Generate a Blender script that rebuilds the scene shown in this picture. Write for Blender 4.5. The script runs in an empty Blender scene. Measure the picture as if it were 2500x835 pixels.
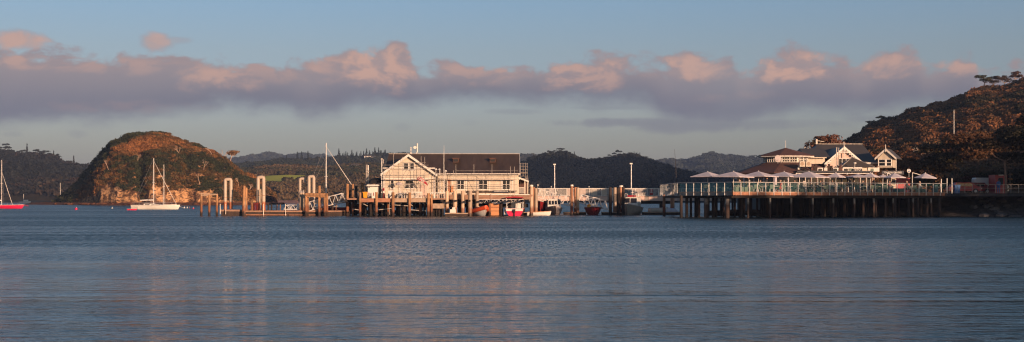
import bpy, bmesh, math, random
import numpy as np
from mathutils import Vector, Matrix
C = bpy.context.scene
COL = C.collection
F, HZ, CX, EYE = 3434.0, 487.0, 1250.0, 2.05      # lens in photo pixels, horizon row, centre column, eye height above the water
R = math.radians
def X(x, Y): return (x - CX) * Y / F
def Z(y, Y): return EYE + (HZ - y) * Y / F
def W(x, y, Y): return Vector((X(x, Y), Y, Z(y, Y)))
rnd = random.Random(7)
ORD = ['first','second','third','fourth','fifth','sixth','seventh','eighth','ninth','tenth','eleventh','twelfth','thirteenth','fourteenth','fifteenth','sixteenth','seventeenth','eighteenth','nineteenth','twentieth']

# ------------------------------------------------------------------ scene, camera, light
SUN_EL, SUN_AZ = R(7.0), R(32)                    # azimuth measured from straight behind the camera towards the right
sdir = Vector((math.sin(SUN_AZ)*math.cos(SUN_EL), -math.cos(SUN_AZ)*math.cos(SUN_EL), math.sin(SUN_EL)))
cam = bpy.data.cameras.new('camera'); co = bpy.data.objects.new('camera', cam); COL.objects.link(co)
co.location = (0, 0, EYE); co.rotation_euler = (R(90), 0, 0)
cam.sensor_width = 36; cam.lens = 36*F/2500; cam.shift_y = (HZ-417.5)/2500; cam.clip_end = 30000; cam.clip_start = .5
C.camera = co
C.view_settings.view_transform = 'Standard'; C.view_settings.look = 'None'; C.view_settings.gamma = 1
C.view_settings.exposure = 0.4; C.view_settings.use_curve_mapping = False
C.render.engine = 'CYCLES'
C.cycles.use_denoising = True; C.cycles.max_bounces = 5; C.cycles.diffuse_bounces = 2; C.cycles.glossy_bounces = 3
C.cycles.transmission_bounces = 4; C.cycles.transparent_max_bounces = 8; C.cycles.volume_bounces = 0
C.cycles.filter_width = 1.2; C.cycles.caustics_reflective = False; C.cycles.caustics_refractive = False
C.cycles.use_light_tree = False
sl = bpy.data.lights.new('sun', 'SUN'); so = bpy.data.objects.new('sun', sl); COL.objects.link(so)
sl.energy = 5.0; sl.angle = R(0.6); sl.color = (1.0, 0.64, 0.41)
so.rotation_euler = sdir.to_track_quat('Z', 'Y').to_euler()

class NT:
    """tiny helper for node trees"""
    def __init__(s, t): s.t = t; s.n = t.nodes; s.l = t.links
    def new(s, ty, **k):
        n = s.n.new(ty)
        for a, b in k.items(): setattr(n, a, b)
        return n
    def set(s, sock, v):
        if hasattr(v, 'is_output') or isinstance(v, bpy.types.NodeSocket): s.l.new(v, sock)
        else: sock.default_value = v
    def m(s, op, a, b=0.0, c=0.0, clamp=False):
        n = s.new('ShaderNodeMath', operation=op); n.use_clamp = clamp
        s.set(n.inputs[0], a); s.set(n.inputs[1], b)
        if op in ('MULTIPLY_ADD', 'SMOOTH_MIN', 'COMPARE'): s.set(n.inputs[2], c)
        return n.outputs[0]
    def mr(s, v, a, b, c=0., d=1., smooth=True):
        n = s.new('ShaderNodeMapRange'); n.interpolation_type = 'SMOOTHSTEP' if smooth else 'LINEAR'
        s.set(n.inputs[0], v)
        for i, q in enumerate((a, b, c, d)): s.set(n.inputs[i+1], q)
        return n.outputs[0]
    def mix(s, f, a, b, bt='MIX'):
        n = s.new('ShaderNodeMix', data_type='RGBA', blend_type=bt)
        s.set(n.inputs[0], f)
        for i, q in ((6, a), (7, b)):
            s.set(n.inputs[i], (*q, 1) if isinstance(q, (tuple, list)) and len(q) == 3 else q)
        return n.outputs[2]
    def noise(s, vec, scale, detail=4, rough=.55, dist=0., out=0):
        n = s.new('ShaderNodeTexNoise'); s.l.new(vec, n.inputs['Vector'])
        n.inputs['Scale'].default_value = scale; n.inputs['Detail'].default_value = detail
        n.inputs['Roughness'].default_value = rough; n.inputs['Distortion'].default_value = dist
        return n.outputs[out]
    def xyz(s, x, y, z):
        n = s.new('ShaderNodeCombineXYZ')
        for i, q in enumerate((x, y, z)): s.set(n.inputs[i], q)
        return n.outputs[0]
    def sep(s, v):
        n = s.new('ShaderNodeSeparateXYZ'); s.l.new(v, n.inputs[0]); return n.outputs

# ------------------------------------------------------------------ sky with a bank of evening cloud
w = bpy.data.worlds.new('World'); C.world = w; w.use_nodes = True
N = NT(w.node_tree); N.n.clear()
tc = N.new('ShaderNodeTexCoord'); d = tc.outputs['Generated']; sx, sy, sz = N.sep(d)
sky = N.new('ShaderNodeTexSky', sky_type='NISHITA'); sky.sun_disc = False
sky.sun_elevation = SUN_EL; sky.sun_rotation = math.pi - SUN_AZ
sky.air_density = 1.0; sky.dust_density = 1.0; sky.ozone_density = 1.5
az = N.m('ARCTAN2', sx, sy)
hz = N.m('SQRT', N.m('ADD', N.m('MULTIPLY', sx, sx), N.m('MULTIPLY', sy, sy)))
el = N.m('DIVIDE', sz, N.m('MAXIMUM', hz, .02))                       # tangent of the elevation
SKY_TINT = N.new('ShaderNodeValToRGB'); r = SKY_TINT.color_ramp
N.l.new(N.mr(el, 0, 1., 0, 1, False), SKY_TINT.inputs[0])
r.elements[0].position = 0; r.elements[0].color = (.675, .725, 1.20, 1)
r.elements[1].position = 1; r.elements[1].color = (.46, .64, .80, 1)
for q_, c_ in ((.06,(.76,.775,1.19)),(.105,(.78,.79,1.08)),(.14,(.74,.83,1.15)),(.30,(.56,.74,.95))):
    e_ = r.elements.new(q_); e_.color = (*c_, 1)
skyc = N.mix(1.0, sky.outputs[0], SKY_TINT.outputs[0], 'MULTIPLY')
def curve(pts):
    n = N.new('ShaderNodeFloatCurve'); c = n.mapping.curves[0]
    P = []
    for x, y in pts:
        u = math.atan((x-CX)/F); P.append(((u+.36)/.72, (HZ-y)/F*math.cos(u)/.15))
    P.sort(); c.points[0].location = (0, P[0][1]); c.points[1].location = (1, P[-1][1])
    for p in P: c.points.new(*p)
    n.mapping.update(); N.l.new(N.mr(az, -.36, .36, 0, 1, False), n.inputs['Value']); return n.outputs[0]
top = curve([(0,128),(100,130),(200,137),(340,140),(420,138),(500,146),(620,152),(700,156),(765,162),(790,145),(830,136),(900,140),(925,128),(965,122),(1000,142),(1030,176),(1060,166),(1100,158),(1200,160),(1255,176),(1290,160),(1340,160),(1400,148),(1500,146),(1600,152),(1632,158),(1650,142),(1780,136),(1812,170),(1840,160),(1890,135),(1950,127),(2000,140),(2060,145),(2100,176),(2130,160),(2150,142),(2230,132),(2262,168),(2310,156),(2340,136),(2372,136),(2392,178),(2450,172),(2500,160)])
bot = curve([(0,302),(120,296),(300,288),(450,276),(560,262),(700,262),(740,280),(800,276),(860,262),(1000,256),(1100,246),(1300,246),(1450,246),(1560,246),(1620,276),(1700,300),(1800,296),(1900,282),(2050,276),(2200,264),(2400,256),(2500,248)])
s_ = N.m('DIVIDE', el, .15)
nv = N.xyz(N.m('MULTIPLY', az, 1.0), N.m('MULTIPLY', el, 1.7), .37)
nb = N.noise(nv, 26, 6, .58, .3); nf = N.noise(nv, 90, 5, .6)
nbig = N.noise(nv, 9, 3, .5)
nn = N.m('ADD', N.m('MULTIPLY', N.m('SUBTRACT', nb, .5), .30), N.m('MULTIPLY', N.m('SUBTRACT', nf, .5), .11))
up = N.mr(N.m('ADD', N.m('SUBTRACT', top, s_), nn), -.03, .03)
lo = N.mr(N.m('ADD', N.m('SUBTRACT', s_, bot), N.m('MULTIPLY', nn, .42)), -.06, .07)
bank = N.m('MULTIPLY', up, lo)
# small puffs above the bank and thin streaks under it
def puff(x, y, wx, wy, k=1.):
    u = math.atan((x-CX)/F); v = (HZ-y)/F*math.cos(u)/.15
    a = N.m('DIVIDE', N.m('SUBTRACT', az, u), wx/F); b = N.m('DIVIDE', N.m('SUBTRACT', s_, v), wy/F/.15)
    q = N.m('SUBTRACT', 1., N.m('ADD', N.m('MULTIPLY', a, a), N.m('MULTIPLY', b, b)))
    return N.m('MULTIPLY', N.mr(N.m('ADD', q, N.m('MULTIPLY', nn, 9.)), -.2, 1.1), k)
pf = None
for p in [(40,98,70,26,.9),(380,104,46,26,.8),(430,98,40,10,.35)]:
    q = puff(*p); pf = q if pf is None else N.m('MAXIMUM', pf, q)
st = None
for p in [(1240,272,90,10,.4),(1560,300,210,13,.75),(1690,305,190,22,.8),(1500,262,150,7,.5),(1900,300,170,18,.6),(190,326,26,12,.35),(30,328,30,9,.3),(1150,300,40,12,.25),(2150,288,120,12,.5),(980,310,26,12,.22)]:
    q = puff(*p); st = q if st is None else N.m('MAXIMUM', st, q)
# a patch of pink where the bank's billows face the sun, mauve where they turn away
nv2 = N.xyz(N.m('ADD', N.m('MULTIPLY', az, 1.0), .007), N.m('ADD', N.m('MULTIPLY', el, 1.7), .009), .37)
nb2 = N.noise(nv2, 26, 6, .58, .3)
relief = N.m('MULTIPLY', N.m('SUBTRACT', nb, nb2), 6.0)
hgt = N.m('DIVIDE', N.m('SUBTRACT', s_, bot), N.m('MAXIMUM', N.m('SUBTRACT', top, bot), .05))
lit = None
for p in [(60,150,90,22,.5),(250,160,200,24,.35),(530,190,110,40,.75),(660,175,120,30,.35),(930,175,110,58,1.),(830,170,80,40,.5),(1150,185,120,32,.5),(1190,175,60,22,.5),(1430,185,150,44,.75),(1560,170,80,30,.4),(1700,170,100,36,.85),(1930,170,130,44,1.),(2060,175,60,28,.5),(2190,165,75,34,.6),(2345,158,55,32,.7),(470,205,50,20,.5),(300,262,220,18,.25),(1740,240,70,14,.3),(1850,230,80,14,.2)]:
    q = puff(*p); lit = q if lit is None else N.m('MAXIMUM', lit, q)
lit = N.m('MULTIPLY', N.m('ADD', N.m('MULTIPLY', lit, .78), N.m('MULTIPLY', N.mr(hgt, .5, 1.05), .22)), N.mr(relief, -.6, .45, .45, 1.12))
lit = N.m('ADD', lit, N.m('MULTIPLY', pf, .75), clamp=True)
CLD = dict(dark=(0.195,0.197,0.255), mid=(0.33,0.285,0.31), pink=(0.68,0.415,0.33))
cc = N.mix(N.mr(hgt, .1, .85), CLD['dark'], CLD['mid'])
cc = N.mix(N.mr(lit, -.05, 1.05), cc, CLD['pink'])
CSC = N.new('ShaderNodeVectorMath', operation='SCALE'); N.l.new(cc, CSC.inputs[0]); CSC.inputs['Scale'].default_value = 6.9
mask = N.m('MAXIMUM', N.m('MAXIMUM', N.m('MULTIPLY', bank, N.mr(nbig, .25, .5, .84, .97)), pf), N.m('MULTIPLY', st, .75))
# the bank only reaches round the half of the sky in front of the shore
mask = N.m('MULTIPLY', mask, N.mr(N.m('ABSOLUTE', az), 1.3, 1.8, 1, 0))
tot = N.mix(mask, skyc, CSC.outputs[0])
bg = N.new('ShaderNodeBackground'); N.l.new(tot, bg.inputs[0]); bg.inputs[1].default_value = .098
ow = N.new('ShaderNodeOutputWorld'); N.l.new(bg.outputs[0], ow.inputs[0])

# ------------------------------------------------------------------ materials
def mat(name, col, rough=.6, var=.18, scale=2., metal=0., bump=0., bscale=None, spec=.5, fn=None, stretch=(1,1,1), own=False):
    m = bpy.data.materials.new(name); m.use_nodes = True; T = NT(m.node_tree)
    b = m.node_tree.nodes['Principled BSDF']
    b.inputs['Roughness'].default_value = rough; b.inputs['Metallic'].default_value = metal
    b.inputs['Specular IOR Level'].default_value = spec
    tcn = T.new('ShaderNodeTexCoord'); mp = T.new('ShaderNodeMapping'); mp.inputs['Scale'].default_value = stretch
    T.l.new(tcn.outputs['Object'], mp.inputs[0]); v = mp.outputs[0]
    c = T.mix(T.mr(T.noise(v, scale, 5, .6), .3, .7), tuple(q*(1-var) for q in col), tuple(min(1, q*(1+var)) for q in col))
    if own: c = T.mix(T.new('ShaderNodeObjectInfo').outputs['Random'], T.mix(1., c, (.62,.60,.60), 'MULTIPLY'), T.mix(1., c, (1.12,1.05,1.), 'MULTIPLY'))
    if fn: c = fn(T, v, c, b)
    T.l.new(c, b.inputs['Base Color'])
    if bump:
        bn = T.new('ShaderNodeBump'); bn.inputs['Distance'].default_value = bump
        T.l.new(T.noise(v, bscale or scale*4, 5, .65), bn.inputs['Height']); T.l.new(bn.outputs[0], b.inputs['Normal'])
    return m
def geoZ(T):
    g = T.new('ShaderNodeNewGeometry'); return T.sep(g.outputs['Position'])
def tide(lo, mid, z1=.55, z2=1.35):
    """weed and mussels up to the tide line, stained timber above it"""
    def fn(T, v, c, b):
        p = geoZ(T); n = T.m('MULTIPLY', T.m('SUBTRACT', T.noise(v, 3, 4), .5), .8); z = T.m('ADD', p[2], n)
        c = T.mix(T.mr(z, z2-.2, z2+.25), mid, c)
        return T.mix(T.mr(z, z1-.15, z1+.15), lo, c)
    return fn
def boards(period, axis=2, depth=.02, dark=.8):
    def fn(T, v, c, b):
        p = T.sep(T.new('ShaderNodeNewGeometry').outputs['Position'])
        f = T.m('FRACT', T.m('DIVIDE', p[axis], period))
        bn = T.new('ShaderNodeBump'); bn.inputs['Distance'].default_value = depth; T.l.new(f, bn.inputs['Height']); T.l.new(bn.outputs[0], b.inputs['Normal'])
        return T.mix(T.mr(f, .9, .99), c, tuple([dark]*3), 'MIX') if False else c
    return fn
M = {}
def attrmat(name, rough=.75, spec=.15, sheen=0):
    m = bpy.data.materials.new(name); m.use_nodes = True; T = NT(m.node_tree); b = m.node_tree.nodes['Principled BSDF']
    a = T.new('ShaderNodeAttribute'); a.attribute_name = 'Col'; T.l.new(a.outputs['Color'], b.inputs['Base Color'])
    b.inputs['Roughness'].default_value = rough; b.inputs['Specular IOR Level'].default_value = spec
    return m
M['leaf'] = attrmat('leaves', .7, .2)
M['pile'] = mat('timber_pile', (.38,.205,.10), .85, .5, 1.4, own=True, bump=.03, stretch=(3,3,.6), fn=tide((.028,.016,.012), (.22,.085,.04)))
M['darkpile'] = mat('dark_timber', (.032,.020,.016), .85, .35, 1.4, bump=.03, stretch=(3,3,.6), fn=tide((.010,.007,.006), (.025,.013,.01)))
M['steelpile'] = mat('pale_steel_pile', (.50,.385,.28), .55, .25, 1.2, own=True, stretch=(2,2,.4), fn=tide((.035,.02,.014), (.25,.11,.06), .35, 1.0))
M['rustpile'] = mat('rusty_steel_pile', (.36,.17,.09), .7, .45, 1.2, stretch=(2,2,.4), fn=tide((.03,.014,.01), (.2,.06,.035), .4, 1.2))
M['concpile'] = mat('concrete_pile', (.30,.26,.23), .8, .2, 1.6, bump=.01, fn=tide((.03,.018,.014), (.055,.03,.022), .6, 1.62))
M['hoop'] = mat('beige_hoop_pipe', (.46,.37,.29), .5, .10, 1., fn=tide((.05,.02,.013), (.38,.12,.05), .6, 1.75))
M['hoop2'] = mat('beige_hoop_pipe_clean', (.46,.37,.29), .5, .10, 1.)
M['deckwood'] = mat('deck_timber', (.30,.17,.11), .75, .3, 1.5, bump=.01, stretch=(.5,3,3))
M['redwood'] = mat('red_stained_timber', (.34,.15,.085), .7, .3, 1.5, stretch=(.6,3,3))
M['darkwood'] = mat('old_dark_timber', (.045,.028,.022), .85, .35, 1.5)
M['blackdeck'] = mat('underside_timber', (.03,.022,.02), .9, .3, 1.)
M['cream'] = mat('cream_weatherboard', (.60,.515,.41), .6, .13, .9, stretch=(2.2,2.2,.5), fn=boards(.18))
M['white'] = mat('white_paint', (.68,.63,.57), .45, .12, 1.5, stretch=(2,2,.5))
M['peach'] = mat('peach_weatherboard', (.66,.47,.39), .6, .06, .8, fn=boards(.18))
M['roofbrown'] = mat('brown_iron_roof', (.082,.050,.031), .55, .22, .6, stretch=(2,.4,.4), fn=boards(.3, 0, .04))
M['roofgrey'] = mat('grey_iron_roof', (.095,.078,.062), .5, .10, .5, fn=boards(.3, 0, .04))
M['rooftile'] = mat('dark_tile_roof', (.105,.05,.04), .75, .25, 4, fn=boards(.2, 2, .05))
M['galv'] = mat('galvanised_tube', (.42,.37,.33), .45, .12, 3, metal=.25)
M['plank'] = mat('scaffold_plank', (.38,.27,.19), .8, .2, 2)
M['glassdark'] = mat('window_glass', (.012,.013,.018), .08, .2, 1, spec=.6)
M['black'] = mat('black_fabric', (.015,.014,.015), .8, .2, 2)
M['navy'] = mat('navy_board', (.012,.014,.028), .6, .15, 1)
M['steel'] = mat('stainless_rail', (.42,.41,.41), .4, .08, 3, metal=.3)
M['alu'] = mat('aluminium_truss', (.62,.58,.55), .4, .08, 2, metal=.2)
M['canvas'] = mat('pale_mauve_canvas', (.60,.54,.57), .8, .10, 1.6, own=False)
M['sage'] = mat('sage_green_upholstery', (.15,.20,.155), .8, .12, 2)
M['teal'] = mat('teal_panel', (.035,.10,.11), .6, .12, 1)
M['bark2'] = mat('warm_bark', (.22,.13,.09), .9, .3, 2)
M['red'] = mat('red_paint', (.34,.010,.018), .4, .12, 1)
M['hotpink'] = mat('magenta_red_paint', (.62,.012,.07), .35, .08, 1)
M['darkred'] = mat('dark_red_paint', (.20,.012,.015), .4, .15, 1.5)
M['orange'] = mat('orange_tube_rubber', (.72,.085,.02), .5, .08, 1)
M['yellow'] = mat('yellow_plastic', (.75,.30,.01), .5, .05, 1)
M['gelcoat'] = mat('white_gelcoat', (.70,.66,.60), .3, .06, 1)
M['greyhull'] = mat('grey_hull_paint', (.44,.37,.36), .4, .10, 1.5)
M['olivehull'] = mat('weathered_aluminium_hull', (.40,.34,.28), .45, .15, 1.5)
M['rope'] = mat('dark_rope', (.06,.05,.045), .9, .2, 5)
M['sail'] = mat('sail_cloth', (.66,.60,.54), .7, .06, 2)
M['skin'] = mat('skin', (.42,.24,.17), .6, .05, 4)
M['denim'] = mat('blue_shirt', (.05,.12,.28), .8, .15, 4)
M['darkcloth'] = mat('dark_clothing', (.03,.028,.035), .8, .2, 4)
M['palecloth'] = mat('pale_clothing', (.5,.45,.42), .8, .1, 4)
M['redcloth'] = mat('red_clothing', (.35,.03,.03), .8, .1, 4)
M['deadwood'] = mat('bleached_limb', (.52,.36,.26), .8, .15, 2)
M['bark'] = mat('grey_bark', (.07,.045,.035), .9, .3, 2, bump=.03)
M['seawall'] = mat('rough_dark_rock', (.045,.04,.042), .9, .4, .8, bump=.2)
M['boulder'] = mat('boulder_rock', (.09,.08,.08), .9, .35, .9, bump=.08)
M['asphalt'] = mat('asphalt', (.05,.05,.05), .9, .2, 1.)
gm = bpy.data.materials.new('teal_glass_panel'); gm.use_nodes = True; T = NT(gm.node_tree); b = gm.node_tree.nodes['Principled BSDF']
b.inputs['Base Color'].default_value = (.10,.30,.31,1); b.inputs['Roughness'].default_value = .1; b.inputs['Alpha'].default_value = .50; M['glass'] = gm
gm2 = gm.copy(); gm2.name = 'clear_glass_panel'; gm2.node_tree.nodes['Principled BSDF'].inputs['Alpha'].default_value = .06; M['glass2'] = gm2
wm = bpy.data.materials.new('boat_window_tint'); wm.use_nodes = True; b = wm.node_tree.nodes['Principled BSDF']
b.inputs['Base Color'].default_value = (.02,.02,.025,1); b.inputs['Roughness'].default_value = .1; M['tint'] = wm

# ------------------------------------------------------------------ mesh builder
class MB:
    def __init__(s): s.v = []; s.f = []
    def add(s, vs, fs):
        o = len(s.v); s.v += [tuple(q) for q in vs]; s.f += [tuple(i+o for i in f) for f in fs]; return s
    def box(s, x0, x1, y0, y1, z0, z1):
        return s.add([(x0,y0,z0),(x1,y0,z0),(x1,y1,z0),(x0,y1,z0),(x0,y0,z1),(x1,y0,z1),(x1,y1,z1),(x0,y1,z1)],
                     [(0,3,2,1),(4,5,6,7),(0,1,5,4),(1,2,6,5),(2,3,7,6),(3,0,4,7)])
    def bar(s, p, q, w=.05, h=None):
        p, q = Vector(p), Vector(q); h = h or w; a = (q-p).normalized()
        sd = a.cross(Vector((0,0,1)));  sd = Vector((1,0,0)) if sd.length < 1e-3 else sd.normalized(); u = sd.cross(a)
        V = [c + sd*i*w/2 + u*j*h/2 for c in (p, q) for i, j in ((-1,-1),(1,-1),(1,1),(-1,1))]
        return s.add(V, [(0,1,2,3),(7,6,5,4),(0,4,5,1),(1,5,6,2),(2,6,7,3),(3,7,4,0)])
    def path(s, pts, r, n=6, caps=True):
        pts = [Vector(p) for p in pts]; rs = r if isinstance(r, (list, tuple)) else [r]*len(pts); V = []; Fa = []
        sd = None
        for i, p in enumerate(pts):
            a = (pts[min(i+1, len(pts)-1)] - pts[max(i-1, 0)]).normalized()
            if sd is None: sd = a.cross(Vector((0,0,1)) if abs(a.z) < .9 else Vector((1,0,0)))
            sd = (sd - a*sd.dot(a)).normalized(); u = sd.cross(a)
            for k in range(n):
                t = 2*math.pi*k/n; V.append(p + (sd*math.cos(t)+u*math.sin(t))*rs[i])
        for i in range(len(pts)-1):
            for k in range(n):
                a, b = i*n+k, i*n+(k+1) % n; Fa.append((a, b, b+n, a+n))
        if caps: Fa += [tuple(range(n-1, -1, -1)), tuple(range((len(pts)-1)*n, len(pts)*n))]
        return s.add(V, Fa)
    def tube(s, p, q, r, r2=None, n=8): return s.path([p, q], [r, r if r2 is None else r2], n)
    def prism(s, poly, off):
        n = len(poly); P = [Vector(p) for p in poly]; off = Vector(off)
        return s.add(P+[p+off for p in P], [tuple(range(n-1,-1,-1)), tuple(range(n,2*n))]+[(i,(i+1)%n,(i+1)%n+n,i+n) for i in range(n)])
    def loft(s, rings, closed=True, caps=True):
        n = len(rings[0]); V = [v for r_ in rings for v in r_]; Fa = []
        for i in range(len(rings)-1):
            for k in range(n if closed else n-1):
                a, b = i*n+k, i*n+(k+1) % n; Fa.append((a, b, b+n, a+n))
        if caps: Fa += [tuple(range(n-1,-1,-1)), tuple(range((len(rings)-1)*n, len(rings)*n))]
        return s.add(V, Fa)
    def ball(s, c, r, n=8, m=6, sq=(1,1,1)):
        rings = []
        for i in range(1, m):
            t = math.pi*i/m; rings.append([(c[0]+r*sq[0]*math.sin(t)*math.cos(2*math.pi*k/n), c[1]+r*sq[1]*math.sin(t)*math.sin(2*math.pi*k/n), c[2]-r*sq[2]*math.cos(t)) for k in range(n)])
        return s.loft(rings)
    def build(s, name, m, parent=None, smooth=False, solid=0):
        me = bpy.data.meshes.new(name); off = wloc(parent)
        me.from_pydata([tuple(Vector(v)-off) for v in s.v], [], s.f); me.validate(); me.update()
        bm = bmesh.new(); bm.from_mesh(me); bmesh.ops.recalc_face_normals(bm, faces=bm.faces); bm.to_mesh(me); bm.free()
        if smooth:
            for p in me.polygons: p.use_smooth = True
            me.set_sharp_from_angle(angle=R(40))
        me.materials.append(M[m] if isinstance(m, str) else m)
        o = bpy.data.objects.new(name, me); COL.objects.link(o)
        if parent: o.parent = parent
        if solid:
            md = o.modifiers.new('thickness', 'SOLIDIFY'); md.thickness = solid; md.offset = 0
        return o
def wloc(o):
    v = Vector((0,0,0))
    while o is not None: v = v + Vector(o.location); o = o.parent
    return v
def tag(o, label, cat, group=None):
    o['label'] = label; o['category'] = cat
    if group: o['group'] = group
    return o
def thing(name, label, cat, loc=(0,0,0), group=None):
    o = bpy.data.objects.new(name, None); COL.objects.link(o); o.location = loc; o.empty_display_size = .3
    return tag(o, label, cat, group)
def struct(o, kind='structure'): o['kind'] = kind; return o
def part(o, label): o['label'] = label; return o
KIDS = {}
def copy_tree(o, loc=None, rz=None, label=None, group=None, scale=None, parent=None):
    c = o.copy(); COL.objects.link(c)
    if parent: c.parent = parent
    if loc is not None: c.location = loc
    if rz is not None: c.rotation_euler = (0, 0, rz)
    if scale: c.scale = (scale,)*3
    if label: c['label'] = label
    if group: c['group'] = group
    for ch in list(o.children):
        if ch.name.split('.')[0] != '_skip': copy_tree(ch, parent=c)
    return c
def text(name, s, size, m, parent, loc, rot=(R(90),0,0), ext=.01, sx=1., align='CENTER'):
    cu = bpy.data.curves.new(name, 'FONT'); cu.body = s; cu.size = size; cu.extrude = ext; cu.align_x = align; cu.align_y = 'CENTER'; cu.offset = size*.012
    t_ = bpy.data.objects.new('t', cu); COL.objects.link(t_); bpy.context.view_layer.update(); me = bpy.data.meshes.new_from_object(t_.evaluated_get(bpy.context.evaluated_depsgraph_get())); bpy.data.objects.remove(t_)
    me.materials.clear(); me.materials.append(M[m]); o = bpy.data.objects.new(name, me); COL.objects.link(o); o.rotation_euler = rot; o.scale = (sx, 1, 1)
    o.location = Vector(loc) - wloc(parent); o.parent = parent; return o

# ------------------------------------------------------------------ foliage helpers (numpy, merged leaf clumps)
rng = np.random.default_rng(11)
def quads(name, Q, Cc, m):
    n = len(Q); me = bpy.data.meshes.new(name); me.vertices.add(4*n); me.vertices.foreach_set('co', Q.reshape(-1).astype(np.float32))
    me.loops.add(4*n); me.loops.foreach_set('vertex_index', np.arange(4*n, dtype=np.int32))
    me.polygons.add(n); me.polygons.foreach_set('loop_start', np.arange(0, 4*n, 4, dtype=np.int32)); me.polygons.foreach_set('loop_total', np.full(n, 4, dtype=np.int32))
    a = me.attributes.new('Col', 'FLOAT_COLOR', 'POINT'); c4 = np.ones((n, 4, 4), np.float32); c4[:, :, :3] = Cc[:, None, :]; a.data.foreach_set('color', c4.reshape(-1))
    me.update(calc_edges=True); me.materials.append(M[m] if isinstance(m, str) else m); return me
def crown_tpl(nq, size, lobes=6, flat=.75, kind='round', seed=0):
    g = np.random.default_rng(seed)
    if kind == 'cone':
        t = g.random(nq)**.7; ang = g.random(nq)*6.283; rr = (1-t)**.9*.36*(.45+.55*np.abs(np.sin(t*26)))*(.5+.5*g.random(nq)**.4)
        P = np.stack([rr*np.cos(ang)+.0, rr*np.sin(ang), -1+2*(1-(1-t))], 1); P[:, 2] = -1+2*t
        nrm = np.stack([np.cos(ang), np.sin(ang), np.full(nq, .4)], 1)
    else:
        lc = g.normal(size=(lobes, 3)); lc /= np.linalg.norm(lc, axis=1)[:, None]; lc *= .52*g.random((lobes, 1))**.3; lc[:, 2] = np.abs(lc[:, 2])*.6; lr = .38+.22*g.random(lobes)
        k = g.integers(0, lobes, nq); dv = g.normal(size=(nq, 3)); dv /= np.linalg.norm(dv, axis=1)[:, None]; dv[:, 2] = np.where(dv[:, 2] < -.35, -dv[:, 2], dv[:, 2])
        P = lc[k]+dv*(lr[k]*(.82+.25*g.random(nq)))[:, None]; P[:, 2] *= flat; nrm = dv
    nrm = nrm+g.normal(size=(nq, 3))*.55; nrm /= np.linalg.norm(nrm, axis=1)[:, None]
    a = np.cross(nrm, g.normal(size=(nq, 3))); a /= np.linalg.norm(a, axis=1)[:, None]; b = np.cross(nrm, a)
    sz = size*(.6+.8*g.random(nq))[:, None]; a = a*sz; b = b*sz*.75
    return np.stack([P-a, P-b*.8, P+a, P+b], 1)
TPL = [crown_tpl(230, .105, 7, .8, seed=i) for i in range(8)]
TPF = [crown_tpl(90, .17, 6, .8, seed=20+i) for i in range(8)]
TPD = [crown_tpl(900, .06, 10, .75, seed=40+i) for i in range(5)]
TPC = [crown_tpl(260, .075, kind='cone', seed=60+i) for i in range(4)]
def place(tpls, P, S, Cc, zs=1., jit=.25):
    out = []; cols = []
    for i in range(len(P)):
        t = tpls[int(rng.integers(len(tpls)))]; a = rng.random()*6.283; ca, sa = math.cos(a), math.sin(a)
        q = t @ np.array([[ca, sa, 0], [-sa, ca, 0], [0, 0, 1.]])
        s = S[i]; sc = np.array([s, s, s*zs*(.8+.4*rng.random())]); out.append(q*sc+P[i])
        cols.append(Cc[i][None, :]*(1-jit+2*jit*rng.random((len(t), 1))))
    return np.concatenate(out), np.clip(np.concatenate(cols), 0, 1)
def canopy(name, tpls, P, S, Cc, zs=1., parent=None):
    Q, c = place(tpls, np.asarray(P, float), S, np.asarray(Cc, float), zs); off = np.array(wloc(parent)); me = quads(name, Q-off, c, 'leaf')
    o = bpy.data.objects.new(name, me); COL.objects.link(o)
    if parent: o.parent = parent
    return o
def vnoise(x, y, seed=0, oct=4, sc=1.):
    """smooth value noise on arrays"""
    t = np.zeros_like(x, dtype=float); amp = 1.; tot = 0
    for o in range(oct):
        X_, Y_ = x*sc*2**o+seed*17.3, y*sc*2**o+seed*9.7; xi, yi = np.floor(X_).astype(int), np.floor(Y_).astype(int); fx, fy = X_-xi, Y_-yi
        fx = fx*fx*(3-2*fx); fy = fy*fy*(3-2*fy)
        h = lambda a, b: (np.sin(a*127.1+b*311.7+seed)*43758.5453) % 1.0
        t += amp*((h(xi,yi)*(1-fx)+h(xi+1,yi)*fx)*(1-fy)+(h(xi,yi+1)*(1-fx)+h(xi+1,yi+1)*fx)*fy); tot += amp; amp *= .5
    return t/tot
def gridmesh(name, XX, YY, ZZ, m, parent=None, smooth=True):
    n, k = XX.shape; me = bpy.data.meshes.new(name); V = np.stack([XX, YY, ZZ], 2).reshape(-1, 3); off = np.array(wloc(parent)); V = V-off
    i = np.arange(n*k).reshape(n, k); Fq = np.stack([i[:-1,:-1], i[:-1,1:], i[1:,1:], i[1:,:-1]], 2).reshape(-1, 4)
    me.from_pydata(V.tolist(), [], Fq.tolist()); me.update()
    if smooth: me.polygons.foreach_set('use_smooth', [True]*len(me.polygons))
    me.materials.append(M[m] if isinstance(m, str) else m); o = bpy.data.objects.new(name, me); COL.objects.link(o)
    if parent: o.parent = parent
    return o
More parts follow.
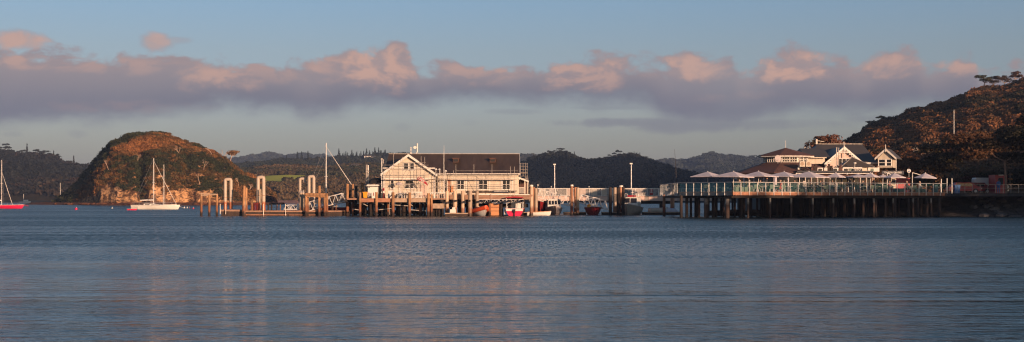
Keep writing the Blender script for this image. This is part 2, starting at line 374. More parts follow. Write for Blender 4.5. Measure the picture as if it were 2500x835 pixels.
# ------------------------------------------------------------------ water
m = bpy.data.materials.new('bay_water'); m.use_nodes = True; T = NT(m.node_tree); b = m.node_tree.nodes['Principled BSDF']
b.inputs['Base Color'].default_value = (.012, .034, .040, 1); b.inputs['Roughness'].default_value = .06; b.inputs['IOR'].default_value = 1.33
P = T.new('ShaderNodeNewGeometry').outputs['Position']; px_, py_, pz_ = T.sep(P)
def mapped(sx, sy, rot=0.):
    mp = T.new('ShaderNodeMapping'); mp.inputs['Scale'].default_value = (sx, sy, 1); mp.inputs['Rotation'].default_value = (0, 0, rot); T.l.new(P, mp.inputs[0]); return mp.outputs[0]
n1 = T.noise(mapped(.85, 2.3, .08), 1.0, 3, .55, .4)       # short wind ripples, crests across the view
n2 = T.noise(mapped(3.0, 6.0, -.1), 1.0, 3, .6, .3)
n3 = T.noise(mapped(.22, .62, .05), 1.0, 2, .5, .3)
gust = T.noise(mapped(.012, .085, .03), 1.0, 4, .6, 1.2)   # long cat's-paws lying across the bay
far = T.mr(py_, 34, 56, .0, 1.)
rough = T.m('MULTIPLY', T.mr(gust, .38, .60, .55, 1.35), T.m('ADD', .80, T.m('MULTIPLY', far, -.58)))
hsum = T.m('ADD', T.m('MULTIPLY', n1, .62), T.m('ADD', T.m('MULTIPLY', n2, .22), T.m('MULTIPLY', n3, .75)))
bn = T.new('ShaderNodeBump'); bn.inputs['Distance'].default_value = .16; bn.inputs['Strength'].default_value = 1.; T.l.new(T.m('MULTIPLY', hsum, T.m('MULTIPLY', rough, .75)), bn.inputs['Height'])
# wavelets smaller than a pixel: their slopes tilt the surface directly
def slopes(vec, sc, amp):
    nz_ = T.noise(vec, sc, 2, .6, 0., 1); s_v = T.new('ShaderNodeVectorMath', operation='SUBTRACT'); T.l.new(nz_, s_v.inputs[0]); s_v.inputs[1].default_value = (.5, .5, .5)
    f_ = T.new('ShaderNodeVectorMath', operation='MULTIPLY'); T.l.new(s_v.outputs[0], f_.inputs[0]); f_.inputs[1].default_value = (amp, amp*1.3, 0); return f_.outputs[0]
sc_ = T.new('ShaderNodeVectorMath', operation='SCALE'); ad0 = T.new('ShaderNodeVectorMath', operation='ADD'); T.l.new(slopes(mapped(2.5, 5., .1), 1., 1.), ad0.inputs[0]); T.l.new(slopes(mapped(.5, 1.3, -.1), 1., .55), ad0.inputs[1])
T.l.new(ad0.outputs[0], sc_.inputs[0]); T.l.new(T.m('MULTIPLY', T.mr(gust, .36, .62, .55, 1.25), T.m('ADD', .14, T.m('MULTIPLY', far, .10))), sc_.inputs['Scale'])
ad = T.new('ShaderNodeVectorMath', operation='ADD'); T.l.new(bn.outputs[0], ad.inputs[0]); T.l.new(sc_.outputs[0], ad.inputs[1]); nm = T.new('ShaderNodeVectorMath', operation='NORMALIZE'); T.l.new(ad.outputs[0], nm.inputs[0])
T.l.new(nm.outputs[0], b.inputs['Normal']); speck = T.mr(T.noise(mapped(6.0, .75, .03), 1., 3, .65), .33, .67, .64, 1.36)
T.l.new(T.m('MULTIPLY', T.m('MULTIPLY', speck, T.mr(gust, .38, .60, .80, 1.15)), T.mr(py_, 22, 84, .12, .355)), b.inputs['Roughness']); M['water'] = m
q = MB(); ys = [-300, 0, 60, 200, 600, 2000, 9000]; xs = [-7000, -1500, -300, 0, 300, 1500, 7000]
q.v = [(x, y, 0) for y in ys for x in xs]; q.f = [(j*7+i, j*7+i+1, (j+1)*7+i+1, (j+1)*7+i) for j in range(6) for i in range(6)]
struct(q.build('water', 'water'))
q = MB(); q.add([(-7000,-300,-6),(7000,-300,-6),(7000,9000,-6),(-7000,9000,-6)], [(0,1,2,3)])
struct(q.build('seabed', mat('mud', (.05,.045,.04), .9)))

# ------------------------------------------------------------------ terrain materials
def soil(name, a, b_, rough=.9, sc=.15):
    def fn(T, v, c, b):
        return T.mix(T.mr(T.noise(v, sc, 5, .6), .38, .62), a, b_)
    return mat(name, a, rough, bump=.4, scale=.3, fn=fn, spec=.1)
M['hill'] = soil('forest_floor', (.030,.028,.018), (.05,.038,.022))
M['farhill'] = soil('far_bush', (.030,.038,.028), (.045,.048,.032), sc=.02)
M['scrub'] = soil('brown_scrub', (.085,.062,.032), (.05,.048,.024), sc=.03)
M['field'] = soil('pasture', (.52,.50,.07), (.40,.41,.06), sc=.03)
M['sand'] = soil('beach_sand', (.52,.27,.19), (.40,.20,.14), sc=.2)
def rockfn(T, v, c, b):
    p = geoZ(T); n = T.noise(v, .35, 6, .7, .6); st = T.noise(T.xyz(T.m('MULTIPLY', p[0], .5), T.m('MULTIPLY', p[1], .5), T.m('MULTIPLY', p[2], 1.4)), 1.2, 5, .7, 1.)
    c = T.mix(T.mr(n, .42, .58), (.11,.055,.028), (.60,.33,.16))
    c = T.mix(T.mr(st, .50, .58), c, (.07,.038,.022))
    return T.mix(T.mr(T.m('ADD', p[2], T.m('MULTIPLY', T.m('SUBTRACT', n, .5), 1.5)), .7, 1.5), (.13,.055,.03), c)
M['rock'] = mat('weathered_sandstone', (.4,.27,.16), .9, bump=.7, scale=.5, bscale=.6, fn=rockfn, spec=.15)

def prof(pts, x):
    xs, ys = zip(*pts); return np.interp(x, xs, ys)
def polar_hill(name, pts, Yf, Yr, m, foot=None, foot_row=None, back=1.5, nx=120, ny=26, rough=.05, drop=0., shape=.8):
    """terrain rising from a shore at distance Yf to the ridge line given at distance Yr, and down again behind it"""
    x0, x1 = pts[0][0], pts[-1][0]; px = np.linspace(x0, x1, nx); t = np.linspace(0, back, ny)
    PX, Tt = np.meshgrid(px, t); Y = Yf+(Yr-Yf)*Tt; zr = EYE+(HZ-prof(pts, PX))*Yr/F-drop
    s = np.where(Tt <= 1, np.clip(Tt, 0, 1)**shape, 1-np.clip(Tt-1, 0, 1)**1.5*1.2)
    s = s*s*(3-2*s) if shape > 1.2 else s
    nz = (vnoise(PX*Y/F*.02, Y*.02, 3)-.5)*rough*zr*np.sin(np.clip(Tt, 0, 1)*math.pi)
    Zz = zr*s+nz*2-.3*(Tt == 0); XX = (PX-CX)*Y/F
    o = gridmesh(name, XX, Y, Zz, m); struct(o)
    def at(pxv, tv):
        Yv = Yf+(Yr-Yf)*tv; z = EYE+(HZ-prof(pts, pxv))*Yr/F-drop; ss = np.where(tv <= 1, np.clip(tv, 0, 1)**shape, 1-np.clip(tv-1, 0, 1)**1.5*1.2)
        if shape > 1.2: ss = ss*ss*(3-2*ss)
        n = (vnoise(pxv*Yv/F*.02, Yv*.02, 3)-.5)*rough*z*np.sin(np.clip(tv, 0, 1)*math.pi)
        return np.stack([(pxv-CX)*Yv/F, Yv, z*ss+2*n], 1)
    return o, at
def wood(name, at, x0, x1, n, size, cols, label, tpls=None, t0=.03, t1=1.12, zs=.9, patch=.03, keep=None, smin=.7, smax=1.5):
    pxv = x0+(x1-x0)*rng.random(n); tv = t0+(t1-t0)*rng.random(n)**.8; P = at(pxv, tv)
    if keep is not None: k = keep(P, pxv, tv); P = P[k]
    n = len(P); S = size*(smin+(smax-smin)*rng.random(n)**1.5); P[:, 2] += S*.25
    f = np.clip((vnoise(P[:, 0]*patch, P[:, 1]*patch, 5)-.5)*2.2+.5+rng.normal(size=n)*.22, 0, 1)[:, None]; cols = np.array(cols)
    Cc = np.where(f < .5, cols[0]*(1-2*f)+cols[1]*2*f, cols[1]*(2-2*f)+cols[2]*(2*f-1))*(.75+.5*rng.random((n, 1)))
    o = canopy(name, tpls or TPF, P, S, Cc, zs); struct(o, 'stuff'); o['label'] = label; return o

# far blue ranges
h, a = polar_hill('hills', [(520,398),(560,396),(590,389),(620,385),(650,381),(672,383),(690,388),(715,384),(740,382),(770,385),(800,388),(840,392),(900,396),(960,400),(1100,404),(1300,420),(1500,470)], 2300, 3000, 'farhill', nx=200, shape=.9)
h['label'] = 'low blue wooded range far beyond the bay on the left'
wood('far_forest', a, 530, 1040, 1500, 9, [(.022,.03,.022),(.03,.036,.026),(.04,.042,.03)], 'blue hazy bush covering the farthest left range', t0=.5, patch=.004)
h, a = polar_hill('hills', [(1120,470),(1200,410),(1262,388),(1285,385),(1310,387),(1340,396),(1400,412),(1500,470)], 1700, 2200, 'farhill', nx=80); h['label'] = 'small hazy hill showing behind the wharf building gable end'
wood('far_forest', a, 1235, 1400, 500, 7, [(.03,.032,.024),(.035,.04,.028),(.045,.045,.03)], 'pale bush on the small hill behind the scaffolding tower', t0=.3, patch=.004)
h, a = polar_hill('hills', [(1400,480),(1520,430),(1560,410),(1592,404),(1620,398),(1645,395),(1665,397),(1682,398),(1700,389),(1718,384),(1732,380),(1748,384),(1770,386),(1800,388),(1840,389),(1900,391),(1990,393),(2080,400)], 2000, 2600, 'farhill', nx=200, shape=.9)
h['label'] = 'blue mountain range far behind the parasols'
wood('far_forest', a, 1540, 2060, 1600, 8, [(.03,.038,.03),(.038,.046,.034),(.05,.052,.038)], 'hazy blue bush on the range behind the parasols', t0=.4, patch=.004)
# dark pine ridge and the brown slopes with the paddock
h, a = polar_hill('hills', [(540,410),(600,408),(660,402),(690,396),(740,398),(800,396),(840,391),(880,388),(930,384),(980,384),(1060,388),(1200,400),(1320,440),(1420,480)], 1150, 1500, 'farhill', nx=160); h['label'] = 'dark pine ridge in the middle distance left of the building'
wood('pine_forest', a, 545, 1150, 1900, 5.0, [(.016,.022,.014),(.022,.028,.016),(.035,.034,.02)], 'dark forest covering the middle distance ridge', t0=.45, patch=.006)
pine_ridge = a
h, a = polar_hill('hills', [(420,440),(500,430),(560,424),(620,418),(660,413),(700,411),(760,414),(800,416),(850,410),(900,408),(960,410),(1060,415),(1200,430),(1290,455),(1400,483)], 800, 1100, 'scrub', nx=160, ny=40, shape=.75, rough=.04)
h['label'] = 'brown scrubby slopes behind the left jetty'
# the paddock: a patch of grass just proud of that slope
g = np.linspace(0, 1, 50); tt = np.linspace(0, 1, 24); G, TT = np.meshgrid(g, tt); gx = 640+125*G
lo_t = .30+.27*G**1.4; hi_t = .62+.02*G; tv = lo_t+(hi_t-lo_t)*TT; V = a(gx.ravel(), tv.ravel()).reshape(24, 50, 3)
o = gridmesh('field', V[:,:,0], V[:,:,1], V[:,:,2]+.5, 'field'); struct(o); o['label'] = 'bright green grass paddock on the slope between the hoop pipes'
FY, FA = (lambda pxv: .30+.27*np.clip((pxv-640)/125, 0, 1)**1.4), (lambda pxv: .62+.02*np.clip((pxv-640)/125, 0, 1))
wood('scrub_bush', a, 440, 1300, 5600, 3.5, [(.030,.036,.016),(.068,.052,.022),(.12,.075,.035)], 'rusty brown and olive scrub on the slopes behind the left jetty', patch=.02, t0=.0, t1=1.05,
     keep=lambda P, px, t: ~((px > 636) & (px < 768) & (t > FY(px)-.005) & (t < FA(px)+.005)), smin=.5)
slope = a
# left hill
h, a = polar_hill('hills', [(-260,366),(-120,362),(-60,364),(0,378),(30,384),(60,387),(100,388),(130,394),(150,404),(175,412),(200,416),(260,424),(340,440),(420,470)], 950, 1250, 'hill', nx=110, shape=.7); h['label'] = 'dark wooded hill on the far left shore'
wood('forest', a, -250, 400, 3300, 5.2, [(.010,.012,.010),(.016,.016,.012),(.05,.03,.017)], 'dense dark bush covering the far left hill', patch=.012, zs=1.)
lefthill = a
# central navy hill
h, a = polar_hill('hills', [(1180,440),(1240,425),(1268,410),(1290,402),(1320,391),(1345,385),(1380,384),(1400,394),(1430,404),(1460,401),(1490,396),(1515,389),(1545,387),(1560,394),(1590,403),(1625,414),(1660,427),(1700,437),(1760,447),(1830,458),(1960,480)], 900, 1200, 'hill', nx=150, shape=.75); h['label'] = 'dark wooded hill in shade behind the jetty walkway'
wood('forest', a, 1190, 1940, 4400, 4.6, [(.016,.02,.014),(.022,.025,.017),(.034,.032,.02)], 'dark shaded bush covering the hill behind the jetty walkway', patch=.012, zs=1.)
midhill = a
# trees that stand out on the skylines
def tree(name, label, base, h_, rad, kind='round', col=(.05,.05,.025), group=None, lean=0., trunk_r=None, limbs=5, seed=0, trunk='bark', tp=None):
    g = random.Random(seed); root = thing(name, label, 'tree', tuple(base), group); B = Vector(base); q = MB(); tr = trunk_r or h_*.03
    if kind == 'cone':
        q.tube(B-Vector((0,0,1)), B+Vector((0,0,h_)), tr, tr*.2, 6); q.build('trunk', trunk, root)
        canopy('crown', TPC, [B+Vector((0,0,h_*.55))], [h_*.5], [col], 1., root); return root
    fork = B+Vector((lean*h_*.3, 0, h_*(.58 if kind == 'round' else .62))); q.path([B-Vector((0,0,1)), B+Vector((lean*h_*.1,0,h_*.25)), fork], [tr*1.2, tr, tr*.8], 7)
    P, S = [], []
    for k in range(limbs):
        an = k*2.4+g.random(); rr = rad*(.35+.4*g.random()); zz = h_*(.58+.32*g.random()) if kind == 'round' else h_*(.86+.07*g.random())
        e = B+Vector((lean*h_*.4+rr*math.cos(an), rr*math.sin(an), zz)); mid = (fork+e)/2+Vector((g.uniform(-.1,.1)*rad, 0, -.05*h_))
        q.path([fork, mid, e], [tr*.6, tr*.4, tr*.15], 5); P.append(e); S.append(rad*(.5+.2*g.random()))
    P.append(B+Vector((lean*h_*.4, 0, h_*.86))); S.append(rad*.6)
    q.build('trunk', trunk, root); canopy('crown', tp or TPL, P, S, [col]*len(P), (.85 if kind == 'round' else .75), root); return root
g = random.Random(3)
def ridge_at(at, px, t=1.0): p = at(np.array([float(px)]), np.array([t]))[0]; return Vector(p)
k = 0
for px, hh, kind in [(10,7.5,'round'),(17,6.5,'flat'),(28,5,'cone'),(50,5.5,'round'),(60,6,'round'),(66,7.5,'cone'),(92,6.5,'round'),(105,6,'flat'),(118,6.5,'round'),(131,6,'cone'),(140,6,'flat'),(168,5,'flat'),(180,7,'cone'),(187,5,'cone')]:
    tree('ridge_tree', f'{ORD[k]} from the left of the dark skyline trees on the far left hill', ridge_at(lefthill, px)-Vector((0,0,3)), hh*1.9, hh*.62, 'cone' if kind == 'cone' else 'round', (.018,.02,.014), 'skyline trees on the far left hill', seed=k, limbs=4, tp=TPF); k += 1
k = 0
for px, hh, kind in [(1302,7,'cone'),(1312,5,'round'),(1330,6,'round'),(1346,6,'round'),(1365,8,'round'),(1385,5.5,'round'),(1402,7,'cone'),(1436,5,'round'),(1458,6,'cone'),(1476,6,'flat'),(1488,7,'round'),(1508,8,'round'),(1522,6,'cone'),(1538,6,'round'),(1548,6,'cone'),(1562,6.5,'cone'),(1574,6,'flat')]:
    tree('ridge_tree', f'{ORD[k]} from the left of the dark skyline trees on the hill behind the walkway', ridge_at(midhill, px)-Vector((0,0,3)), hh*1.45, hh*.58, 'cone' if kind == 'cone' else 'round', (.018,.022,.016), 'skyline trees on the hill behind the walkway', seed=30+k, limbs=4, tp=TPF); k += 1
for at_, a0, a1, nn_, nm_ in ((lefthill, -20, 205, 16, 'far left hill'), (midhill, 1290, 1640, 26, 'hill behind the walkway')):
    for k in range(nn_):
        px = a0+(a1-a0)*(k+g.random())/nn_; hh = g.uniform(5.5, 9.5); tree('ridge_tree', 'ragged dark tree breaking the skyline of the '+nm_, ridge_at(at_, px)-Vector((0,0,3)), hh, hh*.38, 'cone' if g.random() < .08 else 'round', (.016,.018,.014), 'ragged skyline trees of the '+nm_, seed=400+k, limbs=4, tp=TPF)
# conifers along the pine ridge: one of each shape, then copies
protos = []
for i in range(3):
    r0 = tree('pine_tree', 'dark pointed pine standing in the row along the middle distance ridge', (0,0,0), 13, 3, 'cone', (.014,.02,.013), 'pines along the middle distance ridge', seed=i); protos.append(r0)
k = 0
for px in list(np.arange(822, 946, 4.6))+[700,716,728,735,752,772]:
    p = ridge_at(pine_ridge, px+g.uniform(-2,2), .98); src = protos[k % 3]
    o = src if k < 3 else copy_tree(src)
    s = g.uniform(.45, .95); o.location = p-Vector((0,0,.6)); o.scale = (s*1.25, s*1.25, s); k += 1
# houses in the hillside bush
def house(at, px, t, w_, label, wall='white', roof='roofgrey', lift=1.5):
    p = ridge_at(at, px, t)+Vector((0,-1,lift)); root = thing('house', label, 'house', tuple(p), 'houses scattered in the hillside bush')
    q = MB(); q.box(p.x-w_/2, p.x+w_/2, p.y-2, p.y+3, p.z-3, p.z+1.6); q.build('wall', wall, root)
    q = MB(); q.prism([(p.x-w_/2-.4, p.y-2.5, p.z+1.5), (p.x-w_/2-.4, p.y+.5, p.z+3), (p.x-w_/2-.4, p.y+3.5, p.z+1.5)], (w_+.8, 0, 0)); q.build('roof', roof, root)
    for k in range(2):
        q = MB(); xx = p.x+w_*(-.25+.5*k); q.box(xx-w_*.12, xx+w_*.12, p.y-2.06, p.y-1.9, p.z+.1, p.z+1.1); q.build('window', 'glassdark', root)
house(midhill, 1390, .52, 5, 'small pale house half hidden in the bush left of the first walkway lamp post')
house(midhill, 1489, .80, 5.5, 'pale twin gabled house high in the bush left of the tall lamp post', lift=1.)
house(midhill, 1505, .50, 2.6, 'tiny white house below the twin gabled one')
house(midhill, 1449, .80, 2.4, 'tiny white roofed house near the dip of the ridge')
house(midhill, 1612, .55, 4.5, 'pale house in the bush at the right foot of the hill')
house(midhill, 1603, .50, 1.8, 'tiny pale shed left of the house at the right foot of the hill')
house(slope, 665, .70, 5, 'red brown farmhouse at the top edge of the green paddock', 'redwood', 'rooftile', .5)
house(slope, 680, .68, 4, 'low pale farm shed beside the farmhouse above the paddock', 'peach', 'rooftile', .3)
house(pine_ridge, 898, .9, 7, 'pale house glinting under the pines on the ridge', lift=3.5)
house(pine_ridge, 912, .87, 4, 'small pale house right below the ridge pines', lift=3)
house(slope, 867, .88, 5, 'pale house low on the brown slope left of the building')

# ------------------------------------------------------------------ beach behind the jetties
px = np.linspace(400, 760, 60); yy = np.linspace(0, 1, 10); PX, TT = np.meshgrid(px, yy); Y = 690+90*TT; e = np.clip((748-PX)/25, 0, 1)
gridmesh_o = gridmesh('beach', (PX-CX)*Y/F, Y, -.4+1.9*np.clip(TT*2.0, 0, 1)*e+.15*vnoise(PX*.1, Y*.1, 2), 'sand'); struct(gridmesh_o)
px = np.linspace(-300, 2600, 90); PX, TT = np.meshgrid(px, np.linspace(0, 1, 6)); Y = 860+60*TT
o = gridmesh('shore', (PX-CX)*Y/F, Y, -.5+1.7*TT+.3*vnoise(PX*.2, Y*.2, 4), 'hill'); struct(o)

# ------------------------------------------------------------------ island
IS = [(128,493),(150,482),(170,468),(190,450),(205,432),(222,412),(240,390),(260,368),(280,350),(300,345),(320,333),(340,326),(370,324),(400,329),(430,343),(460,354),(490,362),(520,372),(545,385),(560,398),(575,412),(590,424),(606,427),(622,436),(640,456),(655,468),(680,482),(700,490)]
Yc, Ds = 572., 42.
def isl(x, y):
    pxv = x*F/np.maximum(y, 400)+CX; z = EYE+(HZ-prof(IS, pxv))*Yc/F-1.0; w_ = np.where(y < Yc, np.interp(pxv, [126,150,200,222,246,285,340,400,500,600,660,700], [.02,.22,.62,.80,1.22,1.45,1.48,1.45,1.3,1.0,.65,.1])-.20*np.exp(-((pxv-347)/13)**2)-.10*np.exp(-((pxv-455)/16)**2), np.interp(pxv, [126,180,300,400,600,700], [.1,.5,.95,1.,.8,.1])); v = np.abs(y-Yc)/(Ds*np.maximum(w_, .02)*(.88+.26*vnoise(x*.045, y*.0, 9, 3)))
    gul = (vnoise(x*.07+3, y*.07, 21, 4)-.5)
    v = v*(1+gul*.22)
    b_ = np.clip(1-np.clip(v, 0, 1)**2.3, 0, 1)**.62
    h_ = z*b_*(1+(vnoise(x*.11, y*.11, 8, 3)-.5)*.16)
    front = np.clip((v-.75)*4, 0, 1)*(y < Yc)
    h_ = h_+front*b_*(vnoise(x*.35, y*.35, 31, 4)-.5)*5
    return np.where((pxv < 126) | (pxv > 702) | (v > 1), -1., np.maximum(h_, -.5))
xg = np.linspace(X(110,Yc+45), X(712,Yc+45), 290); yg = np.linspace(Yc-Ds*1.6, Yc+Ds*1.2, 190); XX, YY = np.meshgrid(xg, yg)
o = gridmesh('island', XX, YY, isl(XX, YY), 'rock'); struct(o); o['label'] = 'steep rocky island covered in bush'
# wave-cut shelf round it
def shelf(x, y):
    pxv = x*F/np.maximum(y, 400)+CX; u = (pxv-385)/318.; v = (y-Yc)/(np.where(y < Yc, Ds*1.58, Ds*1.1)); r_ = np.sqrt(u**2+v**2)+(vnoise(x*.12, y*.12, 4)-.5)*.12
    return np.clip((1.0-r_)*14, -1, .75)+(vnoise(x*.6, y*.6, 12, 4)-.5)*.7
xg2 = np.linspace(X(60,Yc+45), X(730,Yc+45), 260); yg2 = np.linspace(Yc-Ds*1.7, Yc+Ds*1.4, 120); XX, YY = np.meshgrid(xg2, yg2)
o = gridmesh('rock_shelf', XX, YY, shelf(XX, YY), 'rock'); struct(o)
n = 60000; x = rng.uniform(X(130,Yc+40), X(700,Yc+40), n); y = Yc+rng.uniform(-1.5, 1, n)*Ds; z = isl(x, y); e = 1.2; dz = np.hypot(isl(x+e, y)-isl(x-e, y), isl(x, y+e)-isl(x, y-e))/(2*e)
sa_ = rng.random(n)*9 < np.sqrt(1+np.minimum(dz, 6)**2); x, y, z = x[sa_], y[sa_], z[sa_]; n = len(x); pxv = x*F/y+CX; row = HZ-(z-EYE)*F/y
lim = np.interp(x*F/y+CX, [120,175,200,235,262,300,335,352,372,386,398,420,480,505,540,600,700], [1.0,1.0,1.2,3.5,8.5,7.5,5.0,1.5,6.5,6.5,4.5,6.0,6.0,4.5,1.2,1.0,1.0])
kp = (z > lim*(.15+1.4*vnoise(x*.22, y*.22+z*.2, 33, 3))+rng.normal(size=n)*.4) | ((y > Yc-8) & (z > 1.))
P = np.stack([x, y, z], 1)[kp]; S = (1.2+1.5*rng.random(len(P))**1.6); P[:, 2] += S*.15
f = np.clip((vnoise(P[:,0]*.06, P[:,1]*.06+P[:,2]*.06, 5)-.5)*2.6+.47+rng.normal(size=len(P))*.20, 0, 1); pq = P[:,0]*F/P[:,1]+CX; rq = HZ-(P[:,2]-EYE)*F/P[:,1]
# shade of the left flank painted in as darker evergreen bush colour, ragged edge
P_shade = np.clip((-171+1.08*P[:,2]-P[:,0]+16*(vnoise(P[:,0]*.12, P[:,2]*.12, 44, 3)-.5))/5., 0, 1); f = np.clip(f-P_shade*.9, 0, 1)[:, None]
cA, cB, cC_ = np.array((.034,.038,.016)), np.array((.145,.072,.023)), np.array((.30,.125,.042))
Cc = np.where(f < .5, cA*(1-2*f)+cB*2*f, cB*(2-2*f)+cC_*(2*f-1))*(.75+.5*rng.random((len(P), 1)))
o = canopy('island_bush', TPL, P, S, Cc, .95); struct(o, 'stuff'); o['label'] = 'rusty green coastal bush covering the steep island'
def hit(px, row, f=isl, y0=500., y1=620., st=.4):
    yv = y0
    while yv < y1:
        p = W(px, row, yv)
        if float(f(np.array([p.x]), np.array([yv]))[0]) >= p.z: return p
        yv += st
    return W(px, row, y1)
def limbs(label, base, h_, seed, group='bare bleached trees on the island', spread=.8, r=.13):
    g = random.Random(seed); root = thing('bare_tree', label, 'tree', tuple(base), group); q = MB()
    def grow(p, d_, L, rr, n_):
        e = p+d_*L; mid = (p+e)/2+Vector((g.uniform(-.1,.1), g.uniform(-.1,.1), g.uniform(-.05,.1)))*L; q.path([p, mid, e], [rr, rr*.85, rr*.6], 5)
        if n_:
            for k in range(2+(g.random() < .4)):
                d2 = (d_+Vector((g.uniform(-1,1), g.uniform(-.6,.3), g.uniform(-.35,.6)))*spread).normalized(); grow(e, d2, L*g.uniform(.6,.85), rr*.6, n_-1)
    grow(Vector(base)-Vector((0,0,.4)), Vector((g.uniform(-.3,.3), -.35, 1)).normalized(), h_*.38, r, 4); q.build('trunk', 'deadwood', root)
for i, (px, row, h_, lb) in enumerate([(268,418,4.5,'white forked bare tree on the dark left face of the island'),(500,420,5,'pale spreading bare tree high on the right side of the island'),(490,450,4,'pale curved bare tree right of the moored sloop'),(548,392,5,'bare limbs near the right shoulder of the island'),(610,468,3,'small bare tree between the first two hoop pipes'),(290,478,3.5,'pale bare trunk above the left cliff of the island'),(583,455,3.4,'thin bare tree behind the leaning timber piles'),(520,385,4,'thin bare tree below the skyline on the island'),(440,380,3.4,'small pale bare tree in the middle of the island bush'),(340,400,3.4,'small bare tree above the dark gully of the island')]):
    b0 = hit(px, row); limbs(lb, b0+Vector((0,-1.2,.3)), h_, 100+i)
b0 = hit(552, 398); tree('coastal_tree', 'open crowned tree leaning out from the right shoulder of the island', b0+Vector((1.5,-.5,-.5)), 5.6, 2.6, 'round', (.20,.11,.05), None, .5, .12, 6, 5, 'deadwood', TPF)
# boulders on the shelf
for k in range(26):
    px = g.uniform(135, 500); yv = Yc-Ds*1.58*math.sqrt(max(0, 1-((px-385)/318)**2))+g.uniform(1, 4); r_ = g.uniform(.35, .9)
    q = MB(); c = W(px, 497, yv); c.z = .4; q.ball(c, r_, 7, 5, (g.uniform(.9,1.5), g.uniform(.8,1.2), g.uniform(.5,.8)))
    q.v = [tuple(Vector(v)+Vector((g.uniform(-.12,.12), g.uniform(-.12,.12), g.uniform(-.1,.1)))*r_) for v in q.v]
    tag(q.build('boulder', 'rock'), 'reddish brown boulder lying on the island rock shelf', 'boulder', 'boulders along the island shelf')

# ------------------------------------------------------------------ right-hand hill behind the restaurant
RS = [(1880,470),(1940,440),(1985,398),(2030,372),(2060,360),(2080,352),(2100,338),(2130,314),(2160,302),(2200,297),(2225,282),(2270,268),(2300,262),(2350,245),(2380,230),(2400,224),(2440,224),(2470,214),(2500,206),(2600,180),(2750,150),(2900,130)]
h, a = polar_hill('hill', RS, 235, 480, 'hill', nx=130, ny=50, shape=.85, rough=.10, back=1.6); h['label'] = 'steep bush covered hill behind the restaurant'
righthill = a
wood('hill_bush', a, 1900, 2700, 9500, 1.9, [(.028,.027,.012),(.085,.045,.018),(.19,.078,.030)], 'dense rusty bush covering the hill behind the restaurant', TPL, t0=.0, t1=1.1, zs=.95, patch=.045, smin=.6, smax=1.6)
k = 0
for px, hh, kind, c_, lb in [(2404,6.5,'round',(.05,.045,.018),'tallest round tree standing up from the right skyline'),(2424,6,'round',(.045,.03,.016),'small dark tree between the two tall skyline trees on the right hill'),(2452,5.5,'flat',(.06,.035,.02),'flat topped tree on the skyline near the right edge'),(2478,6,'flat',(.07,.035,.02),'flat topped tree with bare pale stems on the skyline at the right edge'),(2125,4,'flat',(.05,.035,.018),'open flat crowned tree low on the hill skyline'),(2150,4,'flat',(.10,.075,.03),'pale green spreading tree on the lower skyline of the hill')]:
    tree('skyline_tree', lb, ridge_at(a, px, 1.0)-Vector((0,0,.6)), hh, hh*.45, 'round', c_, None, seed=60+k, limbs=6, trunk='deadwood' if k in (2,3) else 'bark'); k += 1
for i, (px, top_, c_, lb) in enumerate([(2012,336,(.12,.055,.035),'rusty round tree behind the left end of the grey restaurant roof'),(2034,331,(.15,.065,.04),'reddish tree rising behind the grey restaurant roof ridge'),(1994,342,(.06,.04,.02),'small dark tree behind the restaurant chimney pipes')]):
    Y0 = 230; b0 = Vector((X(px,Y0), Y0, 2.8)); tree('pohutukawa_tree', lb, b0, (Z(top_,Y0)-2.8)*1.07, 3.0, 'round', c_, 'trees behind the restaurant roof', seed=80+i)
# flagpole on the hill and a lookout rail
p = W(2329, 348, 330); q = MB(); q.tube((p.x,p.y,p.z-3), W(2329, 268, 330), .13, .07, 8); o = q.build('flagpole', 'white'); tag(o, 'tall white flagpole standing out of the hillside bush', 'flagpole')
q = MB(); A = W(2231, 362, 300); B2 = W(2268, 360, 300)
root = thing('lookout_fence', 'small white lookout fence in the bush above the end parasol', 'fence', tuple(A))
q.bar(A, B2, .08); q.bar(A-Vector((0,0,.5)), B2-Vector((0,0,.5)), .06); q.build('rail', 'galv', root)
for k in range(5): q = MB(); c = A.lerp(B2, k/4); q.tube(c-Vector((0,0,3)), c+Vector((0,0,.1)), .05); q.build('post', 'galv', root)
# headland outside the frame on the right, unseen and shaped to shade the far shore
xg = np.linspace(300, 1500, 70); yg = np.linspace(60, 900, 50); XX, YY = np.meshgrid(xg, yg)
NN, SS = .848*XX+.53*YY, .53*XX-.848*YY; H_ = 132*np.exp(-(((NN-700)/215)**2)**3)*np.exp(-(((SS+170)/120)**2)**1.5)*(.9+.2*vnoise(XX*.012, YY*.012, 6))*np.clip((XX/np.maximum(YY, 1)-.46)*8, 0, 1)-1
o = gridmesh('shade_headland', XX, YY, H_, 'hill'); struct(o)
xg = np.linspace(30, 330, 90); yg = np.linspace(-60, 330, 90); XX, YY = np.meshgrid(xg, yg); NN, SS = .848*XX+.53*YY, .53*XX-.848*YY
H_ = (24*np.clip((NN-133)/15, 0, 1)**.7+12*np.clip((NN-195)/25, 0, 1))*np.clip((300-NN)/40, 0, 1)*np.exp(-(((SS-5)/45)**2)**2)*(.9+.25*vnoise(XX*.03, YY*.03, 6))*np.clip((XX/np.maximum(YY, 1)-.46)*8, 0, 1)-1
o = gridmesh('shade_bluff', XX, YY, H_, 'hill'); struct(o)  # unseen rise, shaped to shade the shore road and the hill foot
q = MB(); q.prism([(62,40,1.2),(120,30,1.2),(170,140,1.2),(150,160,1.2),(80,125,1.2)], (0,0,-3)); struct(q.build('point', 'hill'))  # unseen ground under the added shading trees
